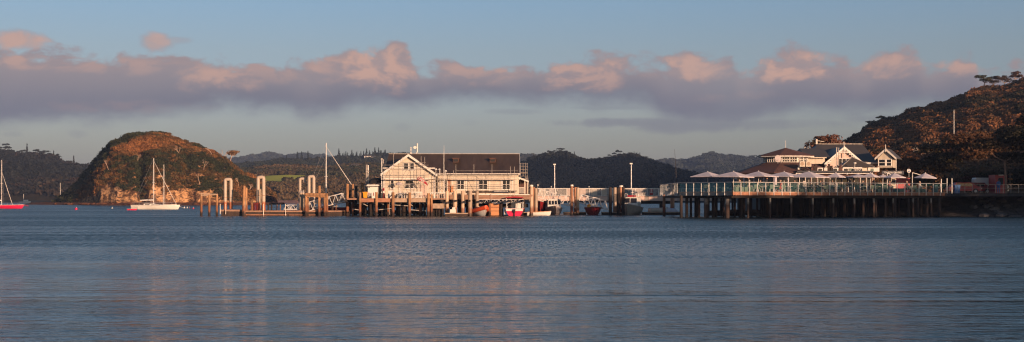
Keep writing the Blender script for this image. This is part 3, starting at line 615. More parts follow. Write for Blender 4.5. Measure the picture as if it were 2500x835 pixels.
for k in range(15):  # row of trees added out of view to shade the restaurant deck
    n_ = 103+k*4.0; s_k = -28+rnd.uniform(-9,9); p_ = Vector((.848*n_+.53*s_k, .53*n_-.848*s_k, 1.2))
    tree('shade_tree', 'tall dark tree added outside the view on the right to shade the deck', p_, 12.6+rnd.uniform(-.5,.9)+k*.1, 4.6, 'round', (.04,.035,.015), 'added shading trees on the right', seed=300+k, limbs=7)

# ------------------------------------------------------------------ haze
HZB = MB(); HZB.box(-7100, 7100, -350, 9100, -7, 150); hm = bpy.data.materials.new('evening_haze'); hm.use_nodes = True
hn = hm.node_tree; hn.nodes.clear(); pv = hn.nodes.new('ShaderNodeVolumePrincipled'); mo = hn.nodes.new('ShaderNodeOutputMaterial'); hn.links.new(pv.outputs[0], mo.inputs['Volume'])
pv.inputs['Color'].default_value = (.45,.62,1,1); pv.inputs['Density'].default_value = 1.15e-4; pv.inputs['Anisotropy'].default_value = .0
o = HZB.build('haze', hm); o['kind'] = 'stuff'
# ------------------------------------------------------------------ helpers for things placed by photo column and row at a stated distance
def PB(q, px0, px1, r0, r1, Y, d=.1, Y2=None):      # box spanning columns/rows at distance Y, depth d
    return q.box(X(px0, Y), X(px1, Y), Y, Y2 or Y+d, Z(r1, Y), Z(r0, Y))
def pile(name, px, top, Y, r, m, parent=None, px2=None, bot=-3., cap=None, n=10, taper=.92):
    """round pile from below the water up; px2 = column at the water when it leans"""
    g_ = random.Random(int(px*7+Y)); px += g_.uniform(-.8,.8); top += g_.uniform(-1,1)
    q = MB(); t = W(px, top, Y); b = Vector((X(px2 if px2 is not None else px, Y), Y, bot)); q.tube(b, t, r, r*taper, n)
    o = q.build(name, m, parent, smooth=True)
    if cap:
        q = MB(); q.tube(t, t+Vector((0,0,cap)), r*1.05, r*.1 if cap > .25 else r*.9, n); q.build('cap', 'white' if cap < .3 else 'galv', o, smooth=True)
    return o
def window(parent, x0, x1, z0, z1, Y, mull=1, bars=1, fr='white', w_=.08, dx=0):
    q = MB(); q.box(x0, x1, Y-.06, Y+.04, z0, z0+w_); q.box(x0, x1, Y-.06, Y+.04, z1-w_, z1); q.box(x0, x0+w_, Y-.055, Y+.035, z0+w_, z1-w_); q.box(x1-w_, x1, Y-.055, Y+.035, z0+w_, z1-w_)
    for i in range(mull): xx = x0+(x1-x0)*(i+1)/(mull+1); q.box(xx-w_*.4, xx+w_*.4, Y-.05, Y+.03, z0+w_, z1-w_)
    for i in range(bars): zz = z0+(z1-z0)*(i+1)/(bars+1); q.box(x0+w_, x1-w_, Y-.045, Y+.025, zz-.025, zz+.025)
    q.box(x0-.1, x1+.1, Y-.12, Y+.02, z0-.07, z0-.005)
    f = q.build('window', fr, parent); q = MB(); q.box(x0+.02, x1-.02, Y-.03, Y+.02, z0+.02, z1-.02); q.build('pane', 'glassdark', f); return f
def railing(root, A, B, h_, n, m='white', rails=(1.,), r=.03, post=.05, bal=0, names=('post', 'top_rail', 'balusters')):
    A, B = Vector(A), Vector(B)
    for k, t in enumerate(rails):
        q = MB(); q.bar(A+Vector((0,0,h_*t)), B+Vector((0,0,h_*t)), r*2); q.build(names[1] if k == 0 else 'rail', m, root)
    for k in range(n+1): c = A.lerp(B, k/n); q = MB(); q.bar(c, c+Vector((0,0,h_)), post); q.build(names[0], m, root)
    if bal:
        q = MB(); L = (B-A).length; nb_ = int(L/bal)
        for k in range(1, nb_): c = A.lerp(B, k/nb_); q.bar(c+Vector((0,0,.08)), c+Vector((0,0,h_-.03)), .035)
        q.build(names[2], m, root)
g = random.Random(21)
# ------------------------------------------------------------------ WHARF
YW = 172.; root = thing('wharf', 'timber wharf on dark piles carrying the scaffolded cream building', 'wharf', (X(1000,YW), YW, 0)); wharf = root
DZ = Z(484, YW)
q = MB(); q.box(X(846,YW), X(1086,YW), YW+.3, 196, DZ-.18, DZ); q.build('deck', 'deckwood', root)
q = MB(); q.box(X(1060,177), X(1296,177)+.2, 176.2, 196, 2.46, 2.66); q.build('deck', 'deckwood', root)
for a0, a1, m_ in [(878,917,'redwood'),(920,957,'redwood'),(962,998,'plank'),(1003,1043,'plank')]:
    q = MB(); q.box(X(a0,YW), X(a1,YW), YW+.02, YW+.25, DZ-.48, DZ-.02); part(q.build('edge_beam', m_, root), 'warm lit timber edge beam between front piles')
q = MB()
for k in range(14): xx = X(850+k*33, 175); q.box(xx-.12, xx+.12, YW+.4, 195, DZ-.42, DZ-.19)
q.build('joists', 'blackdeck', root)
q = MB(); q.box(X(1068,177), X(1296,177), 176.1, 176.3, 2.05, 2.5); part(q.build('edge_beam', 'deckwood', root), 'lit boarded beam under the long wall')
q = MB(); q.box(X(1168,177), X(1293,177), 176.0, 176.12, 2.6, 2.72); q.build('edge_trim', 'white', root)
# lattice truss hung under the long wall
q = MB(); x0, x1 = X(1168,176), X(1278,176); zt, zb = 2.04, 1.62; n = 11
q.bar((x0,176.05,zt), (x1,176.05,zt), .06); q.bar((x0,176.05,zb), (x1,176.05,zb), .05)
for k in range(n): xa = x0+(x1-x0)*k/n; xb = x0+(x1-x0)*(k+.5)/n; xc = x0+(x1-x0)*(k+1)/n; q.bar((xa,176.05,zt), (xb,176.05,zb), .045); q.bar((xb,176.05,zb), (xc,176.05,zt), .045)
part(q.build('lattice_truss', 'alu', root), 'pale zigzag truss under the long wall')
# front row of fender piles and the taller ones behind
for px, tp, m_, r_ in [(880,470,'pile',.17),(919,470,'pile',.17),(960,469,'pile',.20),(1000,470,'pile',.19),(1046,471,'pile',.2),(1053,474,'pile',.15)]:
    pile('pile', px, tp, YW-.2, r_, m_, root, px2=px+g.uniform(-2,1))
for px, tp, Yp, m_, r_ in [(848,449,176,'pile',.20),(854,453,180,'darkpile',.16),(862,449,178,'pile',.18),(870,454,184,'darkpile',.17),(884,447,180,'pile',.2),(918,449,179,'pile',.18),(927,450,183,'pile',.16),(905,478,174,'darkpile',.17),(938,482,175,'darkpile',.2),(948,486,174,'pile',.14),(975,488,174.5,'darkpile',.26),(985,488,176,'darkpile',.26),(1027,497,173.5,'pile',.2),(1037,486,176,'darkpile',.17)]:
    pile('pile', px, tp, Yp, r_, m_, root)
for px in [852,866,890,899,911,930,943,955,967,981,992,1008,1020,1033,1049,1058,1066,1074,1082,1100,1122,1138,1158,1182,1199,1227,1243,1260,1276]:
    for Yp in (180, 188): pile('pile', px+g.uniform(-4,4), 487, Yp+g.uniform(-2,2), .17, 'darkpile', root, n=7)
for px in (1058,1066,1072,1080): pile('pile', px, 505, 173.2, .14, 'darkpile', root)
q = MB()
for (a0, b0, a1, b1) in [(867,484,882,500),(876,492,898,503),(925,492,938,500),(990,490,1008,503),(925,512,958,509),(1000,512,1040,515),(860,510,880,513),(960,500,1000,503)]: q.bar(W(a0,b0,YW+1.5), W(a1,b1,YW+1.5), .09)
q.build('cross_braces', 'galv', root)
q = MB(); q.box(X(1052,YW), X(1083,YW), YW-.1, YW+2.5, Z(509,YW), Z(497,YW)); o = q.build('timber_box_stage', 'plank', root)
q = MB()
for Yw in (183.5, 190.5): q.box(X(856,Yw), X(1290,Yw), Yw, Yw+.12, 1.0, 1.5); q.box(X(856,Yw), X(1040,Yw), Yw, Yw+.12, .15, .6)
q.build('dark_backing', 'blackdeck', root)  # dark boards added to blacken the gaps under the wharf
# ladders under the deck
for px in (913, 951): 
    q = MB(); q.bar(W(px,486,YW+.1), W(px,524,YW+.1), .04); q.bar(W(px+5,486,YW+.1), W(px+5,524,YW+.1), .04)
    for k in range(6): q.bar(W(px,490+k*6,YW+.1), W(px+5,490+k*6,YW+.1), .03)
    q.build('ladder', 'galv', root)
# picket rails
for i, (a0, a1, Yr, b0, h_) in enumerate([(1006,1030,YW+.5,483,.72),(1052,1086,YW+.4,487,.82)]):
    r2 = thing('picket_fence', ['short white picket rail right of the open doorway','white picket rail above the timber box at the wharf edge'][i], 'fence', W(a0,b0,Yr)); railing(r2, W(a0,b0,Yr), W(a1,b0,Yr), h_, 2, 'white', (1.,.1), .035, .08, .2, ('post','top_rail','picket_row'))
# ------------------------------------------------------------------ BUILDING
YG, YL = 175., 177.; bx = X(1100, YL); root = thing('wharf_building', 'cream weatherboard building with long brown iron roof and front gable on the wharf', 'building', (bx, YL, 2.2)); bld = root
xl, xr = X(951,184), X(1266,YL); ez = Z(423,YL-.6); rz = Z(376,183.)
q = MB(); q.box(X(1070,YL), xr, YL, 189, 2.66, Z(426,YL)); q.box(xl+.3, X(1072,YL), 181, 189, 2.2, ez-.2)
q.prism([(xr-.15,YL+.02,ez-.25),(xr-.15,183,rz-.2),(xr-.15,189,ez-.25)], (.15,0,0)); q.prism([(xl+.35,YL+4,ez-.25),(xl+.35,183,rz-.25),(xl+.35,189,ez-.25)], (.15,0,0)); q.build('wall', 'cream', root)
q = MB(); R0, R1 = xl, X(1268,183); th = .14
q.prism([(R0,YL-.6,ez),(R0,183,rz),(R0,189.6,ez),(R0,189.6,ez-th),(R0,183,rz-th),(R0,YL-.6,ez-th)], (R1-R0,0,0)); rf = q.build('roof', 'roofbrown', root)
q = MB(); q.bar((R0-.02,183,rz+.03), (R1+.02,183,rz+.03), .16, .07); q.build('ridge_cap', 'galv', rf)
q = MB(); q.bar((X(1064,YL),YL-.68,ez-.08), (R1+.02,YL-.68,ez-.08), .13, .13); q.build('gutter', 'white', rf)
for s in (-1, 1):
    q = MB(); q.prism([(R1+.003,183,rz+.02),(R1+.003,183+s*6.65,ez+.02),(R1+.003,183+s*6.65,ez-.22),(R1+.003,183,rz-.24)], (.06,0,0)); q.build('barge_board', 'white', rf)
for px in (1113, 1203):
    q = MB(); Yv = 180.6; zc = ez+(rz-ez)*(Yv-YL+.6)/6.6; x0, x1 = X(px-7,Yv), X(px+7,Yv); q.box(x0, x1, Yv-.5, Yv+.6, zc-.25, zc+.28); q.box(x0-.1, x1+.1, Yv-.65, Yv+.7, zc+.28, zc+.36); v_ = q.build('roof_vent', 'rooftile', rf)
    q = MB(); q.box(x0+.08, x1-.08, Yv-.53, Yv-.49, zc-.12, zc+.2); q.build('louvre', 'black', v_)
# front gable wing
gx0, gx1, ga = X(936,YG), X(1062,YG), X(998,YG); gz, gap = Z(424,YG), Z(380,YG)
sl_ = (gap-gz)/(ga-gx0)
q = MB(); q.add([(gx0,YG,2.2),(gx1,YG,2.2),(gx1,YG,gz),(ga,YG,gap-.1),(gx0,YG,gz),(gx0,182,2.2),(gx1,182,2.2),(gx1,182,gz),(ga,182,gap-.1),(gx0,182,gz)], [(0,1,2,3,4),(9,8,7,6,5),(0,4,9,5),(1,6,7,2),(4,3,8,9),(3,2,7,8),(0,5,6,1)]); q.build('wall', 'cream', root)
ov = .28
for s, xx in ((-1, gx0-ov), (1, gx1+ov)):
    ze = gap-abs(xx-ga)*sl_; q = MB(); q.prism([(xx,YG-.5,ze+.05),(ga,YG-.5,gap+.05),(ga,YG-.5,gap+.18),(xx,YG-.5,ze+.18)], (0,7.6,0)); w_ = q.build('gable_roof', 'roofbrown', root)
    q = MB(); q.prism([(xx-s*-.02,YG-.58,ze-.12),(ga,YG-.58,gap-.12),(ga,YG-.58,gap+.2),(xx,YG-.58,ze+.2)], (0,.07,0)); q.build('barge_board', 'white', w_)
q = MB()                                  # belt boards, corner boards
for row in (411, 437): q.box(gx0-.02, gx1+.02, YG-.05, YG-.003, Z(row,YG)-.05, Z(row,YG)+.09)
for xx in (gx0, gx1-.14): q.box(xx-.02, xx+.16, YG-.06, YG-.004, 2.2, gz)
q.build('trim', 'white', root)
for a0, a1, m_ in [(985,998,0),(1000,1012,0)]: window(root, X(a0,YG), X(a1,YG), Z(415,YG), Z(397,YG), YG-.02, 0, 1)
window(root, X(953,YG), X(963,YG), Z(461,YG), Z(440,YG), YG-.02, 0, 1); window(root, X(988,YG), X(1010,YG), Z(461,YG), Z(440,YG), YG-.02, 1, 1)
q = MB(); PB(q, 1025, 1043, 452, 482, YG-.04, .08); part(q.build('door', 'peach', root), 'plain peach painted door under the flag')
for a0, a1 in [(1115,1134),(1168,1191),(1226,1246)]: window(root, X(a0,YL), X(a1,YL), Z(463,YL), Z(438,YL), YL-.02, 1, 1)
window(root, X(1082,YL), X(1093,YL), Z(470,YL), Z(439,YL), YL-.02, 0, 1)
q = MB(); PB(q, 1093, 1100, 438, 470, YL-.06, .08); q.build('door', 'redwood', root); q = MB(); PB(q, 1100.5, 1107, 453, 469, YL-.2, .05); o = q.build('board', 'orange', root)
M['tanboard'] = mat('tan_board', (.55,.24,.10), .7, .1, 1); o.data.materials[0] = M['tanboard']
q = MB(); PB(q, 1072, 1262, 425, 429, YL-.05, .045); PB(q, 1072, 1262, 436, 438.5, YL-.07, .065)
for xx in (1074, 1103.5, 1137, 1163, 1194, 1223, 1250): PB(q, xx, xx+2.2, 439, 470, YL-.04, .035)
q.build('trim', 'white', root)
q = MB(); PB(q, 1137, 1262, 465.5, 467, YL-.1, .09); PB(q, 1137, 1258, 467.5, 471, YL-.04, .035); q.build('base_band', 'darkwood', root)
# lean-to porch at the right end
pr = MB(); YP = 177.5; a_ = W(1257,429,YP); b_ = W(1290,442,YP); pr.prism([a_, b_, b_-Vector((0,0,.12)), a_-Vector((0,0,.12))], (0,5,0)); p_ = pr.build('porch_roof', 'roofbrown', root)
q = MB(); q.prism([a_+Vector((0,-.06,.03)), b_+Vector((.05,-.06,.03)), b_+Vector((.05,-.06,-.17)), a_+Vector((0,-.06,-.17))], (0,.05,0)); q.build('barge_board', 'white', p_)
q = MB(); q.box(X(1262,YP), X(1266,YP)+.02, 182, 182.15, 2.66, 4.9); q.box(X(1264,YP), X(1289,YP), 182, 182.2, 2.66, 4.6); part(q.build('porch_wall', 'rooftile', root), 'dark wall at the back of the porch')
for px in (1258, 1264, 1280, 1287): q = MB(); PB(q, px, px+2.6, 432+(px-1257)*.4, 473, YP+.05, .14); q.build('porch_post', 'cream', root)
q = MB(); q.bar(W(1266,458,YP+.1), W(1280,458,YP+.1), .06)
for k in range(8): q.bar(W(1267+k*1.8,458,YP+.1), W(1267+k*1.8,472,YP+.1), .035)
q.build('porch_railing', 'white', root)
q = MB(); q.ball(W(1268,437,YP-.05), .10); q.build('porch_lamp', 'gelcoat', root)
# sign board under the long wall: dark board with a line of small pale writing, too small to read
o = MB(); PB(o, 1203, 1243, 465, 470.5, YL-.35, .05); sg = o.build('sign_board', 'navy'); tag(sg, 'long dark sign board with a line of tiny pale lettering below the right window', 'sign')
q = MB(); g2 = random.Random(5); xx = 1206.
while xx < 1240: l = g2.uniform(.6, 1.8); PB(q, xx, min(xx+l, 1241), 466.3, 467.5, YL-.37, .018); xx += l+.45
q.build('lettering', 'white', sg)
# ------------------------------------------------------------------ scaffolding
def scaffold(label, uprights, ledgers, Y, loc, planks=(), braces=(), m='galv'):
    root = thing('scaffolding', label, 'scaffolding', loc)
    for px, r0, r1 in uprights: q = MB(); q.tube(W(px,r1,Y), W(px,r0,Y), .024, n=6); q.build('upright', m, root)
    for a0, a1, row in ledgers: q = MB(); q.tube(W(a0,row,Y-.05), W(a1,row,Y-.05), .022, n=5); q.build('ledger', m, root)
    for a0, a1, row in planks: q = MB(); q.box(X(a0,Y), X(a1,Y), Y+.05, Y+.75, Z(row,Y)-.05, Z(row,Y)); q.build('plank', 'plank', root)
    for a0, b0, a1, b1 in braces: q = MB(); q.tube(W(a0,b0,Y-.08), W(a1,b1,Y-.08), .022, n=5); q.build('brace', m, root)
    return root
scaffold('scaffolding along the long wall under the roof edge', [(1091,432,492),(1113,401,492),(1157,401,480),(1179,425,470),(1201,401,489),(1246,407,492),(1256,407,480),(1107,416,438)], [(1113,1265,417),(1078,1265,425),(1078,1262,451),(1078,1255,456.5),(1078,1262,431.5)], 175.7, W(1180,492,175.7), [(1078,1262,437.5)], [(1072,438,1108,468),(1160,438,1174,465),(1175,425,1195,437)])
scaffold('scaffolding standing in front of the gable end', [(940,410,482),(961,375,481),(983,383,480),(1013,407,478),(1021,410,478),(1028,381,470),(1037,383,470),(1046,420,478)], [(936,1046,403),(936,1048,411),(936,1050,425),(936,1050,429.5),(936,1048,448),(936,1045,454),(978,1040,397)], 174.0, W(990,484,174.), [(936,1052,438)], [(949,436,962,410),(990,437,1003,412),(1012,458,1026,441),(996,449,1012,473)])
scaffold('dense cluster of scaffolding tubes where the gable meets the long wall', [(1058,420,472),(1064,415,474),(1068,422,474),(1073,430,470),(1076,414,468),(1081,424,468),(1086,428,468)], [(1050,1090,424),(1050,1090,437),(1050,1090,445),(1050,1090,458)], 174.6, W(1070,474,174.6), [(1050,1092,437)], [(1052,440,1070,460),(1084,440,1104,456)])
# birds or lamps along the left pole
scaffold('scaffolding tower climbing the right gable end of the roof', [(1271,398,470),(1277,398,430),(1283,397,472),(1287,398,472)], [(1270,1288,r_) for r_ in (400,406,414,421,430,436,447)], 178.6, W(1278,472,178.6), [(1270,1286,422)], [(1287,425,1292,456),(1283,425,1290,458)])
# roof aerials
root = thing('roof_aerial', 'tall roof aerial with a small round dish above the gable', 'aerial', W(1019,376,183)); q = MB(); q.tube(W(1017,378,183), W(1017,371,183), .05); q.tube(W(1018.7,372,183), W(1018.7,350,183), .085); q.build('mast', 'white', root)
q = MB(); c = W(1013,360,182.9); q.tube(c, c+Vector((0,.12,0)), .2, .2, 12); q.bar(c+Vector((0,.06,0)), W(1018.7,359,183), .06); q.build('dish', 'gelcoat', root)
root = thing('roof_aerial', 'short roof aerial with stubby boxes left of the dish aerial', 'aerial', W(1003,376,183)); q = MB(); q.tube(W(1003,378,183), W(1003,359,183), .04); q.build('mast', 'galv', root)
q = MB(); [PB(q, 1002, 1004.6, a0, a0+3, 182.9, .15) for a0 in (359.5, 364.5, 372)]; q.build('aerial_box', 'white', root)
q = MB(); q.path([W(1084.5,468,173.5), W(1083.6,400,173.5), W(1084,355,173.5)], [.05,.04,.02]); tag(q.build('whip_mast', 'white'), 'thin white mast rising in front of the long brown roof', 'mast')
# lamp heads on the corner of the gable
for i, (px, row) in enumerate([(1064,413),(1073,413),(1088,417)]):
    r2 = thing('floodlight', ['left white mushroom lamp beside the foot of the gable','right white mushroom lamp beside the foot of the gable','small white lamp on a bent arm under the roof edge'][i], 'lamp', W(px,row+12,174.3)); q = MB(); q.tube(W(px,row+14,174.3), W(px,row,174.3), .03); q.build('post', 'white', r2)
    q = MB(); q.tube(W(px,row+1.5,174.3), W(px,row-1.5,174.3), .2, .1, 10); q.build('lamp_head', 'gelcoat', r2)
# ------------------------------------------------------------------ things on the wharf deck
root = thing('grey_column', 'grey twin post hoist standing behind the white kiosk', 'hoist', W(897,484,178)); q = MB(); q.tube(W(895,484,178), W(895,402,178), .14, n=10); q.build('post', 'concpile', root, True); q = MB(); q.tube(W(899.2,484,178), W(899.2,403,178), .06, n=8); q.build('post', 'white', root, True)
q = MB(); PB(q, 893, 901, 417, 420, 177.8, .12); q.build('bracket', 'galv', root)
root = thing('flood_mast', 'slim steel lamp mast at the left corner of the gable', 'lamp post', W(931,484,175)); q = MB(); q.tube(W(932,484,175), W(932,390,175), .07, .05); q.build('pole', 'steel', root); q = MB(); PB(q, 930, 934, 386, 391, 174.9, .2); PB(q, 935, 937, 389, 399, 174.9, .15); q.build('lamp_head', 'galv', root)
bin_ = thing('wheelie_bin', 'yellow wheelie bin at the edge of the wharf', 'bin', W(892,484,172.8)); c = W(892,484,172.8)
q = MB(); q.loft([[(c.x+sx*w_, c.y+sy*w_*1.1, c.z+z_) for sx, sy in ((-1,-1),(1,-1),(1,1),(-1,1))] for z_, w_ in ((.05,.2),(.72,.27))]); q.build('body', 'yellow', bin_)
q = MB(); q.box(c.x-.3, c.x+.3, c.y-.34, c.y+.34, c.z+.72, c.z+.78); q.build('lid', 'yellow', bin_)
for s in (-1, 1): q = MB(); q.tube((c.x+s*.18, c.y+.28, c.z+.08), (c.x+s*.24, c.y+.28, c.z+.08), .08); q.build('wheel', 'black', bin_)
root = thing('ticket_kiosk', 'small white kiosk with a pale striped awning behind the yellow bin', 'kiosk', W(910,484,174.5)); q = MB(); PB(q, 898, 922, 456, 484, 174.5, 2.); q.build('body', 'gelcoat', root)
q = MB(); PB(q, 896, 924, 450.5, 454, 174.2, 2.4); q.build('awning', 'white', root); q = MB(); PB(q, 900, 903, 456.5, 458, 174.45, .04); q.build('hatch', 'navy', root); q = MB(); PB(q, 911, 913, 470, 478, 173.8, .1); PB(q, 899.5, 902, 470, 479, 173.8, .1); q.build('pillar', 'darkred', root)
root = thing('parasol', 'closed-in black domed parasol left of the gable', 'parasol', W(919,484,177)); c = W(920,446,177)
q = MB(); q.loft([[(c.x+1.05*rr*math.cos(k*.785), c.y+1.05*rr*math.sin(k*.785), c.z+.62*zz) for k in range(8)] for rr, zz in ((1,-.1),(.93,.35),(.7,.72),(.35,.95),(.04,1.))]); q.build('canopy', 'black', root); q = MB(); q.tube(W(920,484,177), W(920,440,177), .03); q.build('pole', 'steel', root)
root = thing('a_board', 'white free standing board with a black prop on the wharf', 'board', W(952,484,172.9)); q = MB(); c = W(947,484,172.9); q.prism([(c.x,c.y,c.z),(c.x+.5,c.y,c.z),(c.x+.55,c.y+.15,c.z+.95),(c.x,c.y+.15,c.z+.95)], (0,.04,0)); q.build('panel', 'white', root)
q = MB(); q.bar((c.x+.12,c.y-.02,c.z), (c.x+.55,c.y,c.z+.5), .08); q.bar((c.x+.9,c.y,c.z), (c.x+.5,c.y,c.z+.5), .06); q.build('prop', 'black', root)
root = thing('trestle', 'grey folding trestle stand on the wharf before the gable', 'trestle', W(978,484,172.9))
for a0, b0, a1, b1 in [(969,483,977,472),(973,483,978,472),(986,483,979,472),(983,483,978,472),(979,472,979,452),(966,472,992,472)]: q = MB(); q.bar(W(a0,b0,172.9), W(a1,b1,172.9), .045); q.build('leg' if b0 > 480 else 'bar', 'steel', root)
root = thing('tilted_umbrella', 'small grey folded umbrella leaning by the left window', 'umbrella', W(974,484,173.3)); c = W(974,449,173.3); q = MB(); q.loft([[(c.x+rr*math.cos(k), c.y+rr*math.sin(k), c.z+zz) for k in range(6)] for rr, zz in ((.42,-.1),(.35,.12),(.03,.25))]); q.build('canopy', 'greyhull', root); q = MB(); q.tube(c, W(980,484,173.3), .02); q.build('pole', 'steel', root)
for i, (a0, a1, r0, r1, m_, nm, lb, ct) in enumerate([(966,998,474,481,'darkwood','bench','long dark bench behind the trestle','bench'),(986,1003,468,471,'white','table','pale table top against the gable wall','table'),(1012,1028,470,472,'white','table','pale narrow table left of the picket rail','table'),(935,940,472,483,'darkred','barrel','dark red drum beside the lamp mast','drum')]):
    r2 = thing(nm, lb, ct, W((a0+a1)/2,484,173.6))
    q = MB()
    if nm == 'barrel': q.tube(W(937.5,484,173.6), W(937.5,472,173.6), .13, .13, 12); q.build('body', m_, r2)
    else:
        PB(q, a0, a1, r0, r0+1.4, 173.6, .5); q.build('top', m_, r2)
        for px in (a0+1, a1-2): q = MB(); PB(q, px, px+1, r0+1.4, 484, 173.7, .3); q.build('leg', m_, r2)
# feather flag with OPEN
root = thing('feather_flag', 'red curved feather flag with the word OPEN in white', 'flag', W(1045,484,172.6)); Yf_ = 172.6
q = MB(); q.path([W(1045.5,484,Yf_), W(1045.5,452,Yf_), W(1041,444,Yf_), W(1034,437.5,Yf_), W(1026,432,Yf_), W(1021,431.5,Yf_), W(1018.2,435.5,Yf_)], .02, 5); q.build('pole', 'white', root)
up_ = [(1045,452),(1041.5,445),(1035,438),(1028,433),(1023,431.2),(1019.5,433),(1018.3,437.3)]; dn_ = [(1044.5,452.7),(1039,450),(1034,446.5),(1028,442.5),(1024,441),(1021,440),(1018.5,437.6)]
q = MB(); q.v = []; ru = [W(a0,b0,Yf_-.03) for a0, b0 in up_]; rd = [W(a0,b0,Yf_-.03) for a0, b0 in dn_]; q.v = [tuple(v+Vector((0,.05*math.sin(i*1.3),0))) for i, v in enumerate(ru)]+[tuple(v+Vector((0,.05*math.sin(i*1.3),0))) for i, v in enumerate(rd)]
q.f = [(i, i+1, i+8, i+7) for i in range(6)]; q.build('cloth', 'red', root, solid=.01)
text('lettering', 'OPEN', .36, 'white', root, W(1028.5,439.0,Yf_-.12), (R(90), R(33), 0), .01, .95)
# people-like red/white figure details are small signs beside the mast
q = MB(); PB(q, 934.5, 938.5, 459, 466, 174.4, .05); tag(q.build('notice_board', 'red'), 'small red and white notice left of the gable corner post', 'sign'); 
# ------------------------------------------------------------------ pontoon piles in front of the long wall
for i, (px, tp, Yp, m_, r_, px2) in enumerate([(1091,466,174.9,'steelpile',.25,None),(1111,466,174.4,'steelpile',.29,None),(1130,466,175.1,'steelpile',.24,None),(1148,466,174.5,'steelpile',.29,None),(1165,467,175.2,'steelpile',.23,None),(1297,456,180,'steelpile',.24,None),(1302,458,184,'rustpile',.22,None),(1308,459,182,'steelpile',.27,None),(1396,454.5,184,'rustpile',.22,None),(1405,458,188,'rustpile',.24,None),(1410,458,185,'steelpile',.24,None),(1490,457,182,'darkpile',.23,None),(1502,457,186,'steelpile',.28,None),(1510,458,184,'darkpile',.24,None),(1516,455.5,187,'rustpile',.28,None),(1521.5,457,182,'darkpile',.2,None),(1622,474,178,'rustpile',.20,None),(1641,457,190,'rustpile',.30,None)]):
    tag(pile('mooring_pile', px, tp, Yp, r_, m_, None, px2, cap=.2 if i in (8,14,5) else None),
        ['leftmost','second','third','fourth','fifth'][i]+' of the five pale round piles before the long wall' if i < 5 else
        ['pale pile just right of the porch with a small cap','slim rusty pile squeezed between two pale ones right of the porch','stout pale pile at the left end of the walkway','slim rust brown pile with a white cap before the walkway','dark rusty half of the twin piles near the walkway centre','pale half of the twin piles near the walkway centre','slim black pile left in the cluster of five','pale pile second in the cluster of five','dark pile in the middle of the cluster of five','rusty capped pile fourth in the cluster of five','slim black pile right in the cluster of five','short rusty pile right of the white topped cabin boat','stout rust stained pile near the right end of the walkway'][i-5],
        'pile', 'mooring piles of the boat pontoons')
# left jetty --------------------------------------------------------
YJ = 175.
root = thing('mooring_dolphin', 'three timber piles joined by a cross beam left of the jetty', 'mooring dolphin', (X(511,YJ), YJ, 0))
for px, tp, m_ in ((491,470,'pile'),(511,472,'pile'),(529.5,473,'pile')): pile('pile', px, tp, YJ, .16, m_, root)
q = MB(); q.bar(W(489,473,YJ-.1), W(531,474.5,YJ-.1), .12, .14); q.bar(W(491,477,YJ-.12), W(507,477,YJ-.12), .10, .12); q.build('cross_beam', 'plank', root)
root = thing('pontoon', 'low dark floating pontoon running between the hoop pipes', 'pontoon', (X(680,YJ), YJ, 0)); jet = root
q = MB(); q.box(X(537,YJ), X(596,YJ), YJ+.2, YJ+5, Z(516,YJ), Z(512,YJ)); q.box(X(598,YJ), X(834,YJ), YJ, YJ+5, Z(517.5,YJ), Z(514,YJ)); q.build('deck', 'deckwood', root)
q = MB(); q.box(X(539,YJ), X(596,YJ), YJ+.3, YJ+4.9, -.4, Z(516.3,YJ)); q.box(X(598,YJ), X(834,YJ), YJ+.15, YJ+4.9, -.4, Z(517.8,YJ)); q.build('float', 'darkwood', root)
q = MB(); q.box(X(600,YJ), X(700,YJ), YJ-.05, YJ+.1, Z(525.5,YJ), Z(523.5,YJ)); q.box(X(705,YJ), X(770,YJ), YJ-.05, YJ+.1, Z(525.5,YJ), Z(524,YJ)); q.build('fender_board', 'redwood', root)
for px in (537.5,551,643,697): q = MB(); q.tube(W(px,526 if px > 600 else 523,YJ-.1), W(px,498,YJ-.1), .05, n=8); q.build('post', 'galv', root)
for px in (620,630,655,663,700): q = MB(); q.tube(W(px,514,YJ+2), W(px,498,YJ+2), .10, n=8); q.build('bollard', 'darkpile', root)
q = MB()
for k in range(9): q.bar(W(620+k*2,497,YJ+1), W(620+k*2,513,YJ+1), .04)
q.bar(W(619,497,YJ+1), W(638,497,YJ+1), .05); q.build('gate', 'darkred', root)
for px, r0 in ((613,488),(626,492),(676,500),(684,499),(716,500),(722,497),(757,496),(766,500),(785,497),(805,494),(820,499)): q = MB(); q.tube(W(px,515,YJ+.4+px%3), W(px+.8,r0,YJ+.4+px%3), .07, n=7); q.build('post', 'pile', root)
for a0, b0, a1, b1 in ((700,512,709,503),(709,503,716,512),(760,497,790,497),(756,505,790,504),(805,505,826,503)): q = MB(); q.bar(W(a0,b0,YJ+1.2), W(a1,b1,YJ+1.2), .07); q.build('rail', 'galv', root)
q = MB(); q.bar(W(655,506,YJ+2), W(700,505,YJ+2), .06); q.build('rail', 'darkwood', root)
def hoop(label, a0, a1, top, bot, Y, r, m='hoop', bot2=None):
    root = thing('hoop_pipe', label, 'hoop pipe', (X((a0+a1)/2,Y), Y, 0), 'pale hoop pipes over the left jetty')
    w1, w2 = X(a0,Y)+r, X(a1,Y)-r; zt = Z(top,Y)-r
    q = MB(); q.path([(w1,Y,-2 if bot is None else Z(bot,Y)),(w1,Y,zt-.13),(w1+.04,Y,zt-.04),(w1+.13,Y,zt),(w2-.13,Y,zt),(w2-.04,Y,zt-.04),(w2,Y,zt-.13),(w2,Y,-2 if bot2 is None else Z(bot2,Y))], r, 12); q.build('pipe', m, root, True)
    q = MB()
    for xx in (w1, w2): q.tube((xx,Y,zt-2.3),(xx,Y,zt-2.25), r*1.03, n=12)
    q.build('weld_band', 'rustpile', root); return root
hoop('pale hoop pipe furthest left, in front of the island', 546, 568, 434, None, YJ+3, .21, bot2=510)
